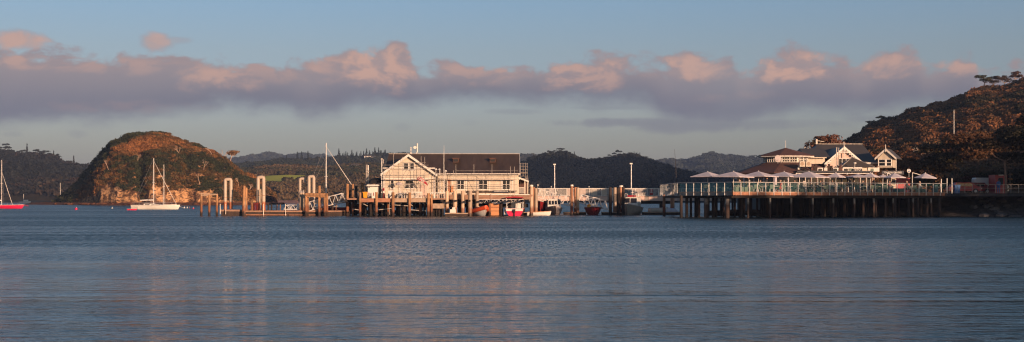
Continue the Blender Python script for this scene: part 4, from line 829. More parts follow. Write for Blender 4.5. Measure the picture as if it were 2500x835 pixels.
hoop('tallest hoop pipe with one rust orange leg at the paddock edge', 626, 648, 428.5, None, YJ+1.5, .22)
hoop('hooked half hoop pipe with a short free end behind two capped posts', 729, 747, 433, None, YJ+4, .18, 'hoop2', bot2=446)
hoop('hoop pipe standing behind the timber gantry frame', 750.5, 770, 427, None, YJ+3, .20, 'hoop2')
for i, (px, tp, px2, m_, r_, cp, lb) in enumerate([(597,454,592,'pile',.19,None,'thick weathered pile leaning right at the pontoon edge'),(601,458,602,'pile',.16,None,'slimmer yellowish pile behind the leaning pile'),(598,484,598,'steelpile',.10,.12,'short white post in front of the leaning pile'),(734.5,472,734.5,'steelpile',.19,.42,'cone capped pale post, left of the pair'),(740.5,470,740.5,'steelpile',.17,.40,'cone capped pale post, right of the pair'),(616,486,616,'pile',.11,None,'short stub pile right of the leaning piles'),(811,471,811,'darkpile',.17,None,'lone dark pile between the gantry and the wharf'),(637,462,637,'steelpile',.09,None,'white guide post inside the tallest hoop pipe')]):
    tag(pile('jetty_post', px, tp, YJ+(-.4 if i in (0,2) else .6), r_, m_, None, px2, cap=cp), lb, 'pile')
root = thing('timber_gantry', 'timber gantry frame with a heavy cross beam over the pontoon end', 'gantry', (X(772,YJ), YJ-.6, 0))
for px, tp, m_, r_ in ((747,478,'pile',.18),(752,480,'pile',.13),(780,454,'pile',.18),(794,472,'pile',.20),(799,476,'pile',.15)): pile('pile', px, tp, YJ-.6+(.5 if px in (752,799) else 0), r_, m_, root)
q = MB(); q.bar(W(744,474,YJ-.8), W(800,475,YJ-.8), .25, .3); q.bar(W(748,478.5,YJ-.7), W(797,480,YJ-.7), .2, .22); q.build('cross_beam', 'pile', root)
# gangways: triangulated aluminium trusses
def gangway(label, P0, P1, h0, n, r=.035, wd=1.3):
    P0, P1 = Vector(P0), Vector(P1); root = thing('gangway', label, 'gangway', tuple(P0)); U = Vector((0,0,1)); s = (P1-P0).cross(U).normalized()*wd
    q = MB(); q.prism([P0, P1, P1+s, P0+s], (0,0,-.06)); q.build('walkway', 'plank', root)
    for off in (Vector((0,0,0)), s):
        q = MB(); q.bar(P0+off, P1+off, r*2.4); 
        T0, T1 = P0.lerp(P1, .5/n)+off+U*h0, P0.lerp(P1, 1-.5/n)+off+U*h0; q.bar(T0, T1, r*2)
        for k in range(n):
            t = P0.lerp(P1, (k+.5)/n)+off+U*h0; q.bar(P0.lerp(P1, k/n)+off, t, r*1.8); q.bar(t, P0.lerp(P1, (k+1)/n)+off, r*1.8)
        q.build('truss_side', 'alu', root)
    return root
gangway('white truss gangway climbing from the pontoon to the wharf on the left', W(752,516,YJ+1.5), W(846,491,YJ+1.5), 1.1, 6)
gangway('low white truss ramp lying on the pontoon left of the hooked pipe', W(697,511,YJ+2.5), W(740,511,YJ+2.5), .55, 3)
gangway('upper truss gangway sloping down to the right from the porch', W(1311,482,188), W(1404,506,188), 1.15, 6)
gangway('lower truss gangway sloping down behind the red open boat', W(1412,494,187), W(1484,512,187), 1.15, 5)
q = MB(); q.path([W(818,505,YJ+1), W(826,514,YJ+1), W(835,518,YJ+1), W(846,516,YJ+1)], .025, 5); tag(q.build('mooring_rope', 'rope'), 'slack dark rope drooping between the gangway and the wharf', 'rope')
# walkway bridge -----------------------------------------------------
YB = 210.; root = thing('walkway_bridge', 'long pale walkway bridge on piles joining the building to the restaurant deck', 'bridge', (X(1480,YB), YB, 0)); zb = Z(479,YB)
q = MB(); q.box(X(1292,YB), X(1800,YB), YB+.2, YB+3.4, zb-.25, zb); q.build('deck', 'deckwood', root)
q = MB(); q.box(X(1292,YB), X(1800,YB), YB+.5, YB+3.1, zb-.75, zb-.26); q.build('girder', 'concpile', root)
segs = [(1300,1390),(1391,1484),(1486,1574),(1583,1655),(1656,1740)]
for a0, a1 in segs: q = MB(); q.box(X(a0,YB)+.02, X(a1,YB)-.02, YB, YB+.15, zb-.68, zb-.02); q.build('fascia_panel', 'peach', root)
q = MB(); q.box(X(1574,YB)+.03, X(1583,YB)-.03, YB+.02, YB+.16, zb-.66, zb-.04); part(q.build('fascia_panel', 'concpile', root), 'grey fascia panel'); 
q = MB(); q.box(X(1483,YB), X(1488,YB), YB-.02, YB+.16, zb-.62, zb+.3); part(q.build('fascia_panel', 'concpile', root), 'small grey box at the joint')
q = MB(); q.bar((X(1296,YB),YB+.1,zb+1.15), (X(1800,YB),YB+.1,zb+1.15), .12, .09); q.build('top_rail', 'white', root)
q = MB(); q.bar((X(1296,YB),YB+.1,zb+.08), (X(1800,YB),YB+.1,zb+.08), .07, .06); q.build('bottom_rail', 'white', root)
q = MB(); k = 1296.
while k < 1790: q.box(X(k,YB), X(k,YB)+.045, YB+.07, YB+.12, zb+.1, zb+1.1); k += 2.25
q.build('balusters', 'white', root)
for k in range(1300, 1790, 28): q = MB(); q.box(X(k,YB)-.05, X(k,YB)+.05, YB+.02, YB+.18, zb, zb+1.15); q.build('post', 'white', root)
for a0, a1, m_ in [(1316,1332,'cream'),(1333,1337,'teal'),(1340,1356,'greyhull'),(1383,1396,'peach'),(1412,1430,'peach'),(1443,1458,'cream'),(1470,1480,'cream'),(1470,1482,'greyhull'),(1545,1570,'greyhull'),(1586,1594,'peach'),(1608,1630,'cream')]:
    q = MB(); q.box(X(a0,YB), X(a1,YB), YB+.14+.01*(m_ == 'greyhull'), YB+.17+.01*(m_ == 'greyhull'), zb+.15, zb+1.08); q.build('infill_panel', m_, root)
q = MB()
for r_ in (461.5,): pass
q = MB(); q.box(X(1586.5,YB), X(1594,YB), YB-.03, YB+.0, zb+.16, zb+1.08); sg = q.build('warning_sign', 'red'); tag(sg, 'small red and white sign fixed to the walkway rail', 'sign')
q = MB()
for r0, r1 in ((460.6,461.6),(463.2,464.4),(466.3,467.3),(469.5,470.6)): PB(q, 1587.3, 1593.6, r0, r1, YB-.045, .012)
PB(q, 1589.4, 1590.6, 461.6, 470, YB-.046, .012); q.build('lettering', 'white', sg)
for px in (1326,1440,1536,1612,1700,1760):
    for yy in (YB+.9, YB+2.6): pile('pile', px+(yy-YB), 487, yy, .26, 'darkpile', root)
q = MB(); q.prism([(X(1545,YB),YB+.5,zb-.75),(X(1655,YB),YB+.5,zb-.75),(X(1640,YB),YB+.5,zb-1.15),(X(1570,YB),YB+.5,zb-1.15)], (0,2.5,0)); q.build('haunch', 'blackdeck', root)
for i, (px, tp) in enumerate([(1354,400),(1541,398)]):
    r2 = thing('street_lamp', ['lamp post with a white box head nearer the building','lamp post with a white box head nearer the restaurant'][i], 'lamp post', (X(px,YB+.4),YB+.4,zb)); q = MB(); q.tube((X(px,YB+.4),YB+.4,zb), W(px,tp+4,YB+.4), .09, .07, 10); q.build('pole', 'steel', r2)
    q = MB(); PB(q, px-3.2, px+3.2, tp, tp+3, YB+.2, .5); q.build('lamp_head', 'gelcoat', r2)
for i, (px, rw) in enumerate([(1313,452),(1346,456),(1438,456),(1515,455)]):
    c = W(px, rw, YB+.15); q = MB(); q.tube((c.x,c.y,zb+1.18), c, .02, n=5); q.ball(c, .09 if i else .13); tag(q.build('marker_lamp', 'gelcoat'), 'little round lamp on the walkway rail, '+['leftmost','second from left','third from left','nearest the pile cluster'][i], 'lamp')
q = MB(); q.path([W(1652,470,168), W(1650,410,168), W(1647,364,168)], [.04,.03,.012], 5); tag(q.build('whip_aerial', 'rope'), 'thin dark whip pole leaning at the corner of the glass deck', 'pole')
q = MB(); q.v = []; c = W(1650,424,168.1); q.tube(c, c+Vector((.25,0,0)), .09, .12, 8)
# pontoons of the boat basin
for i, (a0, a1, Y0, lb) in enumerate([(1086,1142,172.6,'short timber raft at the foot of the pale round piles'),(1278,1335,182,'narrow pontoon left of the grey cabin boat'),(1376,1432,186,'pontoon finger between the grey boat and the red boat'),(1470,1528,185,'pontoon finger in front of the pile cluster'),(1570,1662,186,'long low pontoon carrying the upturned dinghies')]):
    r2 = thing('finger_pontoon', lb, 'pontoon', (X((a0+a1)/2,Y0),Y0,0), 'finger pontoons of the boat basin'); q = MB(); q.box(X(a0,Y0), X(a1,Y0), Y0, Y0+2.2, .28, .40); q.build('deck', 'plank', r2)
    q = MB(); q.box(X(a0,Y0)+.05, X(a1,Y0)-.05, Y0+.08, Y0+2.1, -.3, .27); q.build('float', 'darkwood', r2)
q = MB(); c = W(1106,514,173.4); c.z = .41; root = thing('outboard_motor', 'pale outboard motor lying on the raft by the round piles', 'outboard motor', tuple(c)); q.box(c.x-.38,c.x+.35,c.y,c.y+.5,c.z,c.z+.42); q.box(c.x-.1,c.x+.25,c.y+.05,c.y+.4,c.z+.42,c.z+.68); q.build('cowling', 'gelcoat', root); q = MB(); q.tube((c.x-.25,c.y+.1,c.z+.1),(c.x-.55,c.y,c.z+.5),.05); q.build('tiller', 'black', root)
# boarded landing under the wharf, lit through the piles
root = thing('landing_stage', 'orange lit boarded landing stage under the wharf between the inflatable and the pink boat', 'landing stage', (X(1208,175.6),175.6,0)); q = MB(); PB(q, 1197, 1222, 497, 526, 175.6, .12); q.build('board_wall', 'tanboard', root)
q = MB(); PB(q, 1197, 1222, 505, 506.2, 175.5, .08); PB(q, 1197, 1222, 514.5, 515.5, 175.5, .08); q.build('waling', 'darkwood', root); pile('pile', 1224, 494, 175.5, .18, 'darkpile', root); pile('pile', 1195, 494, 175.5, .18, 'pile', root)
# ------------------------------------------------------------------ BOATS
def hull_rings(L, B, H, sheer=.25, stern=.85, draft=.25, fine=1.8, rake=.12, n=11, flare=.80):
    rs = []
    for i in range(n):
        t = i/(n-1); b = B/2*(stern+(1-stern)*min(1, t/.4)) if t < .4 else B/2*(1-((t-.4)/.6)**fine)
        b = max(b, .02); hh = H*(1+sheer*max(0, t-.35)**1.5*2.2); x = t*L
        top = x+rake*L*max(0, t-.6)/.4*.6; ch = max(b*flare-.02*t, .012); dk = draft*(1-max(0, t-.75)*2.6)
        rs.append([(top, -b, hh), (x+(top-x)*.5, -ch*1.02, H*.35), (x, -ch*.7, -dk*.4), (x, 0, -dk), (x, ch*.7, -dk*.4), (x+(top-x)*.5, ch*1.02, H*.35), (top, b, hh)])
    return rs
def hull(root, L, B, H, m, deckm='gelcoat', stripe=None, **k):
    rs = hull_rings(L, B, H, **k); q = MB(); q.loft(rs, closed=False, caps=False); n = len(rs[0]); q.f.append(tuple(range(n-1,-1,-1))); h_ = q.build('hull', m, root)
    q = MB(); V = []; 
    for r_ in rs: V += [(r_[0][0], r_[0][1]*.985, r_[0][2]-.05), (r_[-1][0], r_[-1][1]*.985, r_[-1][2]-.05)]
    q.v = V; q.f = [(2*i, 2*i+1, 2*i+3, 2*i+2) for i in range(len(rs)-1)]; q.build('deck', deckm, root, solid=.02)
    q = MB()
    for sd in (0, -1): q.path([Vector(r_[sd])+Vector((0,0,.01)) for r_ in rs], max(.025, H*.035), 5)
    q.build('gunwale', stripe or deckm, root); return h_
def yacht(name, label, L, B, H, mast, mx, m, pos, rz, jt=1.05, jm=.95, boom=True, cover=None, jib=True, cat='yacht', r=.07, back=True):
    root = thing(name, label, cat, (0,0,0)); hull(root, L, B, H, m, 'gelcoat', stripe='white', sheer=.15, fine=2.2, rake=.10, stern=.6)
    q = MB(); c0, c1 = L*.30, L*.66; q.loft([[(x_, -w_, z_) for z_, w_ in ((H*.9, B*.28*k), (H*1.35*j, B*.24*k))]+[(x_, w_, z_) for z_, w_ in ((H*1.35*j, B*.24*k), (H*.9, B*.28*k))] for x_, k, j in ((c0,1,1),(L*.5,1,1.02),(c1,.6,.8))]); q.build('cabin', 'gelcoat', root)
    q = MB(); q.box(L*.34, L*.58, -B*.275, -B*.255, H*1.08, H*1.24); q.box(L*.34, L*.58, B*.255, B*.275, H*1.08, H*1.24); q.build('cabin_window', 'tint', root)
    q = MB(); q.tube((mx,0,H*.9),(mx,0,mast), r, r*.8, 8); ms = q.build('mast', 'white', root, True)
    q = MB(); q.bar((mx,-B*.28,mast*.52),(mx,B*.28,mast*.52), .06); q.bar((mx-.25,0,mast*.52),(mx+.25,0,mast*.52), .06); q.build('spreader', 'white', ms)
    if boom:
        q = MB(); q.tube((mx,0,H+1.0),(mx-L*.33,0,H+.95), .05); q.build('boom', 'white', root); q = MB(); q.path([(mx-.1,0,H+1.12),(mx-L*.16,0,H+1.12),(mx-L*.32,0,H+1.06)], [.12,.11,.07], 7); q.build('sail_cover', cover or 'sail', root)
    if jib: q = MB(); q.path([(L*jt,0,H*1.2),((L*jt+mx)/2,0,(mast*jm+H)/2),(mx,0,mast*jm)], [.045,.055,.02], 6); q.build('furled_jib', 'sail', root)
    q = MB()
    for sd in (-1, 1): q.tube((mx,sd*B*.45,H),(mx,sd*B*.26,mast*.52), .012, n=4); q.tube((mx,sd*B*.26,mast*.52),(mx,0,mast*.98), .012, n=4)
    if back: q.tube((.1,0,H),(mx,0,mast), .012, n=4); q.tube((.3,0,H),(mx,0,mast*.8), .012, n=4)
    q.build('rigging', 'steel', root)
    q = MB(); 
    for sd in (-1, 1):
        for k in range(6): t = k/5; x_ = L*(.05+.9*t); b_ = B/2*(.9 if t < .6 else .9-(t-.6)*1.6); q.tube((x_, sd*b_, H), (x_, sd*b_, H+.55), .014, n=4)
        q.path([(L*(.05+.9*k/5), sd*B/2*(.9 if k/5 < .6 else .9-(k/5-.6)*1.6), H+.55) for k in range(6)], .01, 4)
    q.build('guard_rail', 'steel', root)
    root.location = pos; root.rotation_euler = (0,0,rz); return root
r_ = yacht('yacht', 'red hulled sailing yacht cut by the left edge with a white furled jib', 12, 3.2, .75, 11.0, 7.6, 'hotpink', (X(-60,318),318,0), 0., jt=.835, jm=.76); r_.location.x = X(55,318)-12.3
yr = r_; q = MB(); L = 12
# bowsprit and a dinghy on deck
q.bar((12.1,0,.95),(13.7,0,.55), .12); o = q.build('bowsprit', 'red', None); o.parent = yr
r_ = yacht('catamaran', 'rear white catamaran with the tallest mast moored in front of the island', 9.0, 4.2, .85, 10.9, 4.6, 'gelcoat', (X(323,302),302,0), 0., cat='catamaran', r=.085)
r_ = yacht('sloop', 'nearer cream sloop with a bare shorter mast in front of the catamaran', 8.2, 2.5, .8, 9.3, 5.3, 'gelcoat', (X(338,293),293,0), 0., jib=False, boom=False, back=False)
r_ = yacht('yacht', 'yacht with a red sail cover and red hull behind the left gangway', 9.5, 2.8, .85, Z(349,212)-.0, 3.9, 'darkred', (X(733,212),212,0), 0., cover='red', r=.075)
def far_yacht(label, px, row, Y, L, mastrow, m='gelcoat'):
    p = W(px,row,Y); root = thing('distant_yacht', label, 'yacht', (p.x-L/2,Y,0)); x0 = p.x-L/2
    q = MB(); q.loft([[(x0+t*L, Y-w_, .9+.3*t), (x0+t*L, Y-w_*.7, -.1), (x0+t*L, Y+w_*.7, -.1), (x0+t*L, Y+w_, .9+.3*t)] for t, w_ in ((0,.9),(.4,1.3),(.8,.9),(1.,.05))]); q.build('hull', m, root)
    q = MB(); q.box(x0+L*.4, x0+L*.75, Y-.7, Y+.7, 1., 1.9); q.build('cabin', 'gelcoat', root)
    xm = x0+L*(.38 if m == 'gelcoat' else .75); q = MB(); mz = Z(mastrow,Y); q.tube((xm,Y,.9),(xm,Y,mz), .13, .1, 6); q.build('mast', 'white', root)
far_yacht('tiny white yacht with a short mast far off left of the island', 61, 494, 760, 6.2, 474)
far_yacht('distant yacht with a tall bare mast against the dark shore, left of the island', 140, 493, 740, 6.2, 447, 'darkred')
# move that mast to where it stands
# small craft -----------------------------------------------------------
def face(root, pos, rz): root.location = pos; root.rotation_euler = (0,0,rz)
TOCAM = -math.pi/2
# orange inflatable
root = thing('inflatable_boat', 'orange tubed inflatable with a white hull nosing out beside the landing stage', 'inflatable boat'); q = MB(); rs = hull_rings(3.2,1.5,.5,sheer=.8,stern=.95,draft=.2,fine=2.2)
q.loft(rs, closed=False, caps=False); q.f.append(tuple(range(6,-1,-1))); q.build('hull', 'gelcoat', root)
q = MB()
pts = [Vector(r_[0])*1.0 for r_ in rs]+[Vector(r_[-1]) for r_ in rs][::-1]; pts = [Vector((p.x,p.y*1.05,p.z+.12)) for p in pts]; q.path(pts, .26, 10); q.build('tube', 'orange', root, True)
q = MB(); q.box(.9,1.7,-.35,.35,.4,1.15); q.build('console', 'gelcoat', root); q = MB(); q.tube((-.1,0,.6),(-.1,0,1.1),.16); q.build('outboard', 'black', root)
face(root, (X(1160,175.9),176.3,0), R(-66))
# pink/red open launch, stern on, with canopy
root = thing('launch', 'magenta and white launch with a red canopy seen from its stern', 'launch'); hull(root, 5.4, 2.3, .95, 'hotpink', 'gelcoat', 'gelcoat', stern=.97, sheer=.25)
q = MB(); q.box(-.03,.02,-1.05,1.05,.62,.93); q.build('transom', 'gelcoat', root)
q = MB(); rs_ = [[(x_, -1.2*w_, 2.20), (x_, -.9*w_, 2.36), (x_, 0, 2.44), (x_, .9*w_, 2.36), (x_, 1.2*w_, 2.20), (x_, 0, 2.28)] for x_, w_ in ((.3,1),(1.8,1.05),(3.2,.95))]; q.loft(rs_); q.build('canopy', 'red', root)
q = MB()
for sd in (-1,1):
    for x_ in (.5, 3.): q.tube((x_,sd*.98,.9),(x_,sd*1.05,2.25),.03)
q.build('canopy_frame', 'steel', root); q = MB(); q.box(1.6,2.2,-.75,-.1,.9,1.55); q.box(2.6,3.,-.5,.5,.9,1.75); q.build('console', 'gelcoat', root)
q = MB(); q.box(-.35,-.02,-.12,.12,.45,.85); q.tube((-.2,0,-.3),(-.2,0,.5),.05); q.build('outboard', 'black', root); q = MB(); q.tube((.5,1.2,.2),(.5,1.2,.75),.13); q.build('fender', 'gelcoat', root)
face(root, (X(1256,174.6),174.6,0), R(88))
# grey cabin boat bow on
def cabin_boat(name, label, m, B, H, L, pos, rz, hz, nwin, extra=None, split=False):
    root = thing(name, label, 'cabin boat'); hull(root, L, B, H, m, 'gelcoat', 'greyhull', sheer=.45, fine=2.4, rake=.1)
    if split: q = MB(); q.prism([(L*1.035,-.10,.1),(L*1.035,.10,.1),(L*1.07,.10,H*1.45),(L*1.07,-.10,H*1.45)], (.03,0,0)); q.build('stem_band', 'darkwood', root)
    c0, c1, w_ = L*.30, L*.62, B*.40; zb_, zt = H*1.0, hz
    q = MB(); q.loft([[(c0,-w_,zb_),(c0,w_,zb_),(c1+.5,w_*.95,zb_),(c1+.5,-w_*.95,zb_)],[(c0,-w_,zb_+(zt-zb_)*.45),(c0,w_,zb_+(zt-zb_)*.45),(c1+.35,w_*.93,zb_+(zt-zb_)*.45),(c1+.35,-w_*.93,zb_+(zt-zb_)*.45)],[(c0,-w_*.95,zt),(c0,w_*.95,zt),(c1,w_*.88,zt),(c1,-w_*.88,zt)]]); cb = q.build('cabin', 'gelcoat', root)
    q = MB(); q.box(c0-.2, c1+.12, -w_*1.02, w_*1.02, zt, zt+.07); q.build('cabin_roof', 'gelcoat', cb)
    for k in range(nwin):
        a0 = -w_*.86+(2*w_*.86)*k/nwin+.04; a1 = -w_*.86+(2*w_*.86)*(k+1)/nwin-.04; zl, zh = zb_+(zt-zb_)*.47, zt-.08
        def fx(z_): u = (z_-(zb_+(zt-zb_)*.45))/((zt-zb_)*.55); return c1+.35*(1-u)+.015
        q = MB(); q.add([(fx(zl),a0,zl),(fx(zl),a1,zl),(fx(zh),a1*.97,zh),(fx(zh),a0*.97,zh),(fx(zl)-.03,a0,zl),(fx(zl)-.03,a1,zl),(fx(zh)-.03,a1*.97,zh),(fx(zh)-.03,a0*.97,zh)], [(0,1,2,3),(7,6,5,4),(0,4,5,1),(1,5,6,2),(2,6,7,3),(3,7,4,0)]); q.build('windscreen', 'tint', cb)
    q = MB(); P_ = []
    for k in range(9): t = k/8; a = -1+2*t; x_ = L*(1.05-.42*abs(a)**2.2); P_.append((x_, a*B*.42, H*1.35+.28))
    q.path(P_, .018, 5)
    for p in P_[1:-1:2]: q.tube((p[0],p[1],H*1.2), p, .015, n=5)
    q.build('bow_rail', 'steel', root)
    if extra: extra(root, c0, c1, zt)
    face(root, pos, rz); return root
def ex1(root, c0, c1, zt):
    q = MB(); q.box(c0,c1,-.7,.7,zt+.07,zt+.16); q.build('roof_rack', 'greyhull', root)
    q = MB(); q.tube((c0+.4,-.1,zt+.1),(c0+.4,-.5,zt+1.4),.03); q.tube((c0+.4,.1,zt+.1),(c0+.4,.5,zt+1.4),.03); q.tube((c0+.4,-.1,zt+.1),(c0+.4,.1,zt+.5),.05); q.build('aerial', 'white', root)
def ex2(root, c0, c1, zt):
    q = MB(); q.box(c0+.4,c1-.5,-.45,.55,zt+.1,zt+.3); q.build('life_raft', 'red', root); q = MB(); q.tube((c0+.2,0,zt),(c0+.2,0,zt+1.25),.045); q.box(c0+.05,c0+.35,-.2,.2,zt+.62,zt+.7); q.build('radar_mast', 'white', root)
    q = MB()
    for sd in (-1,1): q.tube((c1-.1,sd*.75,zt),(c1-.1,sd*.75,zt+.5),.03); q.tube((c0,sd*.75,zt),(c0,sd*.75,zt+.5),.03); q.bar((c0,sd*.75,zt+.5),(c1-.1,sd*.75,zt+.5),.05)
    q.build('roof_rail', 'white', root)
cabin_boat('cabin_boat', 'grey hulled cabin boat with four dark windscreen panes moored bow on', 'greyhull', 2.35, .82, 5.6, (X(1349,190),190,0), TOCAM+R(2), 1.98, 4, ex1, True)
cabin_boat('cabin_boat', 'weathered metal cabin boat with a red raft on its roof', 'olivehull', 2.75, .98, 6.4, (X(1552,189),190,0), TOCAM-R(14), 2.30, 2, ex2)
# red open boat, bimini frame
root = thing('open_boat', 'dark red open boat with a folded bimini frame and an orange drum aboard', 'boat'); hull(root, 5., 2.35, 1.0, 'darkred', 'gelcoat', 'gelcoat', sheer=.12, fine=3.2, rake=.05, flare=.72)
q = MB()
for x_ in (1.2, 2.2, 2.9): q.path([(1.8,-1.0,1.0),(x_,-.95,1.9),(x_,-.5,2.18),(x_,.5,2.18),(x_,.95,1.9),(1.8,1.0,1.0)], .03, 5)
q.build('bimini_frame', 'steel', root); q = MB(); q.box(1.5,2.,-.2,.45,.9,1.5); q.build('console', 'gelcoat', root); q = MB(); q.box(1.1,1.9,.5,1.,1.75,2.0); q.build('folded_canopy', 'black', root)
face(root, (X(1447,186),188,0), TOCAM); root2 = thing('drum', 'orange yellow drum on the bow of the red open boat', 'drum', (X(1438,183.6),183.6,1.02)); q = MB(); c = Vector(root2.location); q.loft([[(c.x+.24*math.cos(k*.7854)*s_, c.y+.24*math.sin(k*.7854)*s_, c.z+z_) for k in range(8)] for z_, s_ in ((0,1),(.28,1.05),(.36,.7),(.4,.5))]); q.build('body', 'yellow', root2); q = MB(); q.tube(c+Vector((0,0,.38)), c+Vector((0,0,.44)), .07); q.build('lid', 'orange', root2)
# other hulls
root = thing('work_boat', 'dark maroon work boat with a white stripe half hidden behind the stout piles', 'boat'); hull(root, 4.2, 1.9, 1.45, 'darkred', 'darkwood', 'white', fine=2.6); q = MB(); q.box(.8,1.8,-.5,.5,1.4,1.9); q.build('engine_box', 'darkwood', root); face(root, (X(1318,188),191,0), TOCAM)
root = thing('wooden_launch', 'varnished wooden launch with a curved cover moored in the shade under the wharf', 'launch'); hull(root, 4.6, 1.9, 1.0, 'tanboard', 'darkwood', 'tanboard', fine=2.2); q = MB(); q.loft([[(x_, .85*math.cos(a), 1.+.75*k*math.sin(a)) for a in (0,.6,1.2,1.57,1.94,2.54,3.14)] for x_, k in ((.5,1),(1.8,1.1),(3.0,.6))]); q.build('spray_cover', 'tanboard', root); face(root, (X(1187,186),187,0), TOCAM+R(15))
for i, (px, Yd, L, rz, m_, up_) in enumerate([(1588,186.5,2.2,R(5),'gelcoat',False),(1612,187.,3.0,R(2),'peach',True),(1641,187,1.7,R(3),'canvas',True)]):
    root = thing('dinghy', ['open pale dinghy on the pontoon beside the metal cabin boat','upturned pinkish dinghy in the middle of the long pontoon','small upturned dinghy near the rusty end pile'][i], 'dinghy', group='dinghies on the long pontoon')
    if up_:
        q = MB(); q.loft([[(L*t-L/2, .6*w_*math.cos(a), .5*w_**.5*math.sin(a)) for a in (0,.5,1.1,1.57,2.04,2.64,3.14)] for t, w_ in ((0,.75),(.3,1),(.7,.85),(1,.1))]); q.build('hull', m_, root, True); q = MB(); q.bar((-L/2,0,.46),(L*.2,0,.52),.05); q.build('keel', 'redwood', root)
    else: hull(root, L, 1.1, .42, m_, 'greyhull', 'gelcoat', draft=.05); q = MB(); q.box(.7,.95,-.45,.45,.36,.42); q.build('thwart', 'plank', root)
    face(root, (X(px,Yd),Yd+.8,.41 if up_ else .45), rz)
root = thing('rowing_boat', 'cream rowing boat lying along the pontoon at the foot of the stout pale piles', 'rowing boat'); hull(root, 2.9, 1.1, .42, 'gelcoat', 'plank', 'tanboard', draft=.1); q = MB(); q.box(.9,1.15,-.45,.45,.36,.42); q.build('thwart', 'plank', root); face(root, (X(1287,180),180.4,.02), R(3))
root = thing('kayak', 'low red tender floating left of the moored catamaran', 'kayak'); hull(root, 1.7, .75, .25, 'hotpink', 'red', 'gelcoat', draft=.08); q = MB(); q.box(.6,.9,-.25,.25,.2,.3); q.build('seat', 'black', root); face(root, (X(311,268),268,0), 0)
for i, (px, rw, Yd, r_, m_, lb) in enumerate([(186,512,281,.30,'hotpink','large magenta mooring buoy alone on the water left of the catamaran'),(274,509,318,.17,'gelcoat','small white mooring buoy between the magenta buoy and the catamaran'),(450,508,330,.2,'white','white mooring buoy just right of the sloop bow'),(457,508,332,.17,'gelcoat','second white buoy beside the one at the sloop bow'),(472,510,306,.19,'hotpink','small pink buoy nearest the timber dolphin'),(463,508,330,.14,'red','tiny red buoy between the white and pink ones')]):
    root = thing('mooring_buoy', lb, 'buoy', (X(px,Yd),Yd,0), 'mooring buoys'); q = MB(); q.ball((X(px,Yd),Yd,r_*.45), r_, 10, 7); q.build('float', m_, root, True); q = MB(); q.tube((X(px,Yd),Yd,r_*1.3),(X(px,Yd),Yd,r_*1.3+.15),.04); q.build('ring', 'steel', root)
q = MB(); q.path([(X(432,296),296,.9),(X(441,296),296,.5),(X(449,298),298,.2)], .03, 5); tag(q.build('mooring_line', 'white'), 'pale mooring line from the sloop bow to its buoys', 'rope')
# ------------------------------------------------------------------ RESTAURANT DECK
DK = 2.81; A0, B0, C0 = Vector((X(1657,160),160,DK)), Vector((X(1788,153),153,DK)), Vector((X(2312,168),168,DK)); DY = 180
root = thing('restaurant_deck', 'timber restaurant deck on dark piles over the water', 'deck', (B0.x, B0.y, 0)); rdk = root
q = MB(); q.prism([A0, B0, C0, (C0.x,DY+3,DK), (X(1657,DY),DY,DK)], (0,0,-.14)); q.build('decking', 'deckwood', root)
for a, b_, m_ in ((A0,B0,'concpile'),(B0,C0,'redwood')):
    n_ = (b_-a).cross(Vector((0,0,1))).normalized(); n_ = n_ if n_.y < 0 else -n_
    P = [a+n_*.06, b_+n_*.06]; q = MB(); q.prism([P[0]+Vector((0,0,.02)), P[1]+Vector((0,0,.02)), P[1]-Vector((0,0,.30)), P[0]-Vector((0,0,.30))], -n_*.055); part(q.build('fascia_board', m_, root), 'grey fascia at the angled end' if m_ == 'concpile' else 'reddish fascia board along the front')
    q = MB(); q.bar(P[0]+Vector((0,0,.06)), P[1]+Vector((0,0,.06)), .10, .06); q.build('kerb_rail', 'plank', root)
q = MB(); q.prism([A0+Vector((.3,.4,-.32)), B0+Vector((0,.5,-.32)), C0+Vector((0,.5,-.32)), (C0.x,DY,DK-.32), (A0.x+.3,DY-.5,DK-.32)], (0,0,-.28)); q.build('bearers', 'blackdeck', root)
for px, Yp, m_, r_, tp in [(1663,159.5,'darkpile',.19,477),(1676,160,'darkpile',.19,478),(1687,163,'darkpile',.16,480),(1699,166,'darkpile',.14,480),(1706,160,'darkpile',.17,478),(1725,157.5,'concpile',.27,479),(1740,160,'darkpile',.17,479),(1775,154.5,'concpile',.26,479),(1809,158,'darkpile',.2,479),(1816,163,'darkpile',.16,479)]:
    pile('pile', px, tp, Yp, r_, m_, root)
for i, px in enumerate([1826,1879,1931,1984,2034,2086,2133,2181,2228,2272]):
    t = (px-1788)/(2312-1788); Yp = 153+15*t+.7; o = pile('pile', px, 480, Yp, .14, 'concpile', root)
for px in range(1690, 2300, 26):
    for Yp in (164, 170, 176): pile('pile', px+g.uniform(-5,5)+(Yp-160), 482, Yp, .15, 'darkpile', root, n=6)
# balustrade: stainless posts, glass panels, a top rail
root = thing('glass_balustrade', 'glass balustrade with steel posts round the restaurant deck edge', 'balustrade', tuple(B0))
def balus(a, b_, n_, h_=1.13, gm_='glass'):
    for k in range(n_+1):
        c = a.lerp(b_, k/n_); q = MB(); q.bar(c+Vector((0,-.12,-.3)), c+Vector((0,-.12,h_-.06)), .07); q.build('post', 'steel', root)
    for k in range(n_):
        c0, c1 = a.lerp(b_, (k+.08)/n_), a.lerp(b_, (k+.92)/n_); q = MB(); q.prism([c0+Vector((0,-.08,.12)), c1+Vector((0,-.08,.12)), c1+Vector((0,-.08,h_-.08)), c0+Vector((0,-.08,h_-.08))], (0,.02,0)); q.build('glass_panel', gm_, root)
    q = MB(); q.bar(a+Vector((0,-.1,h_)), b_+Vector((0,-.1,h_)), .09, .07); q.build('top_rail', 'steel', root)
balus(A0, B0, 7); balus(B0, C0, 28, gm_='glass2'); balus(Vector((A0.x,DY,DK)), A0, 14)
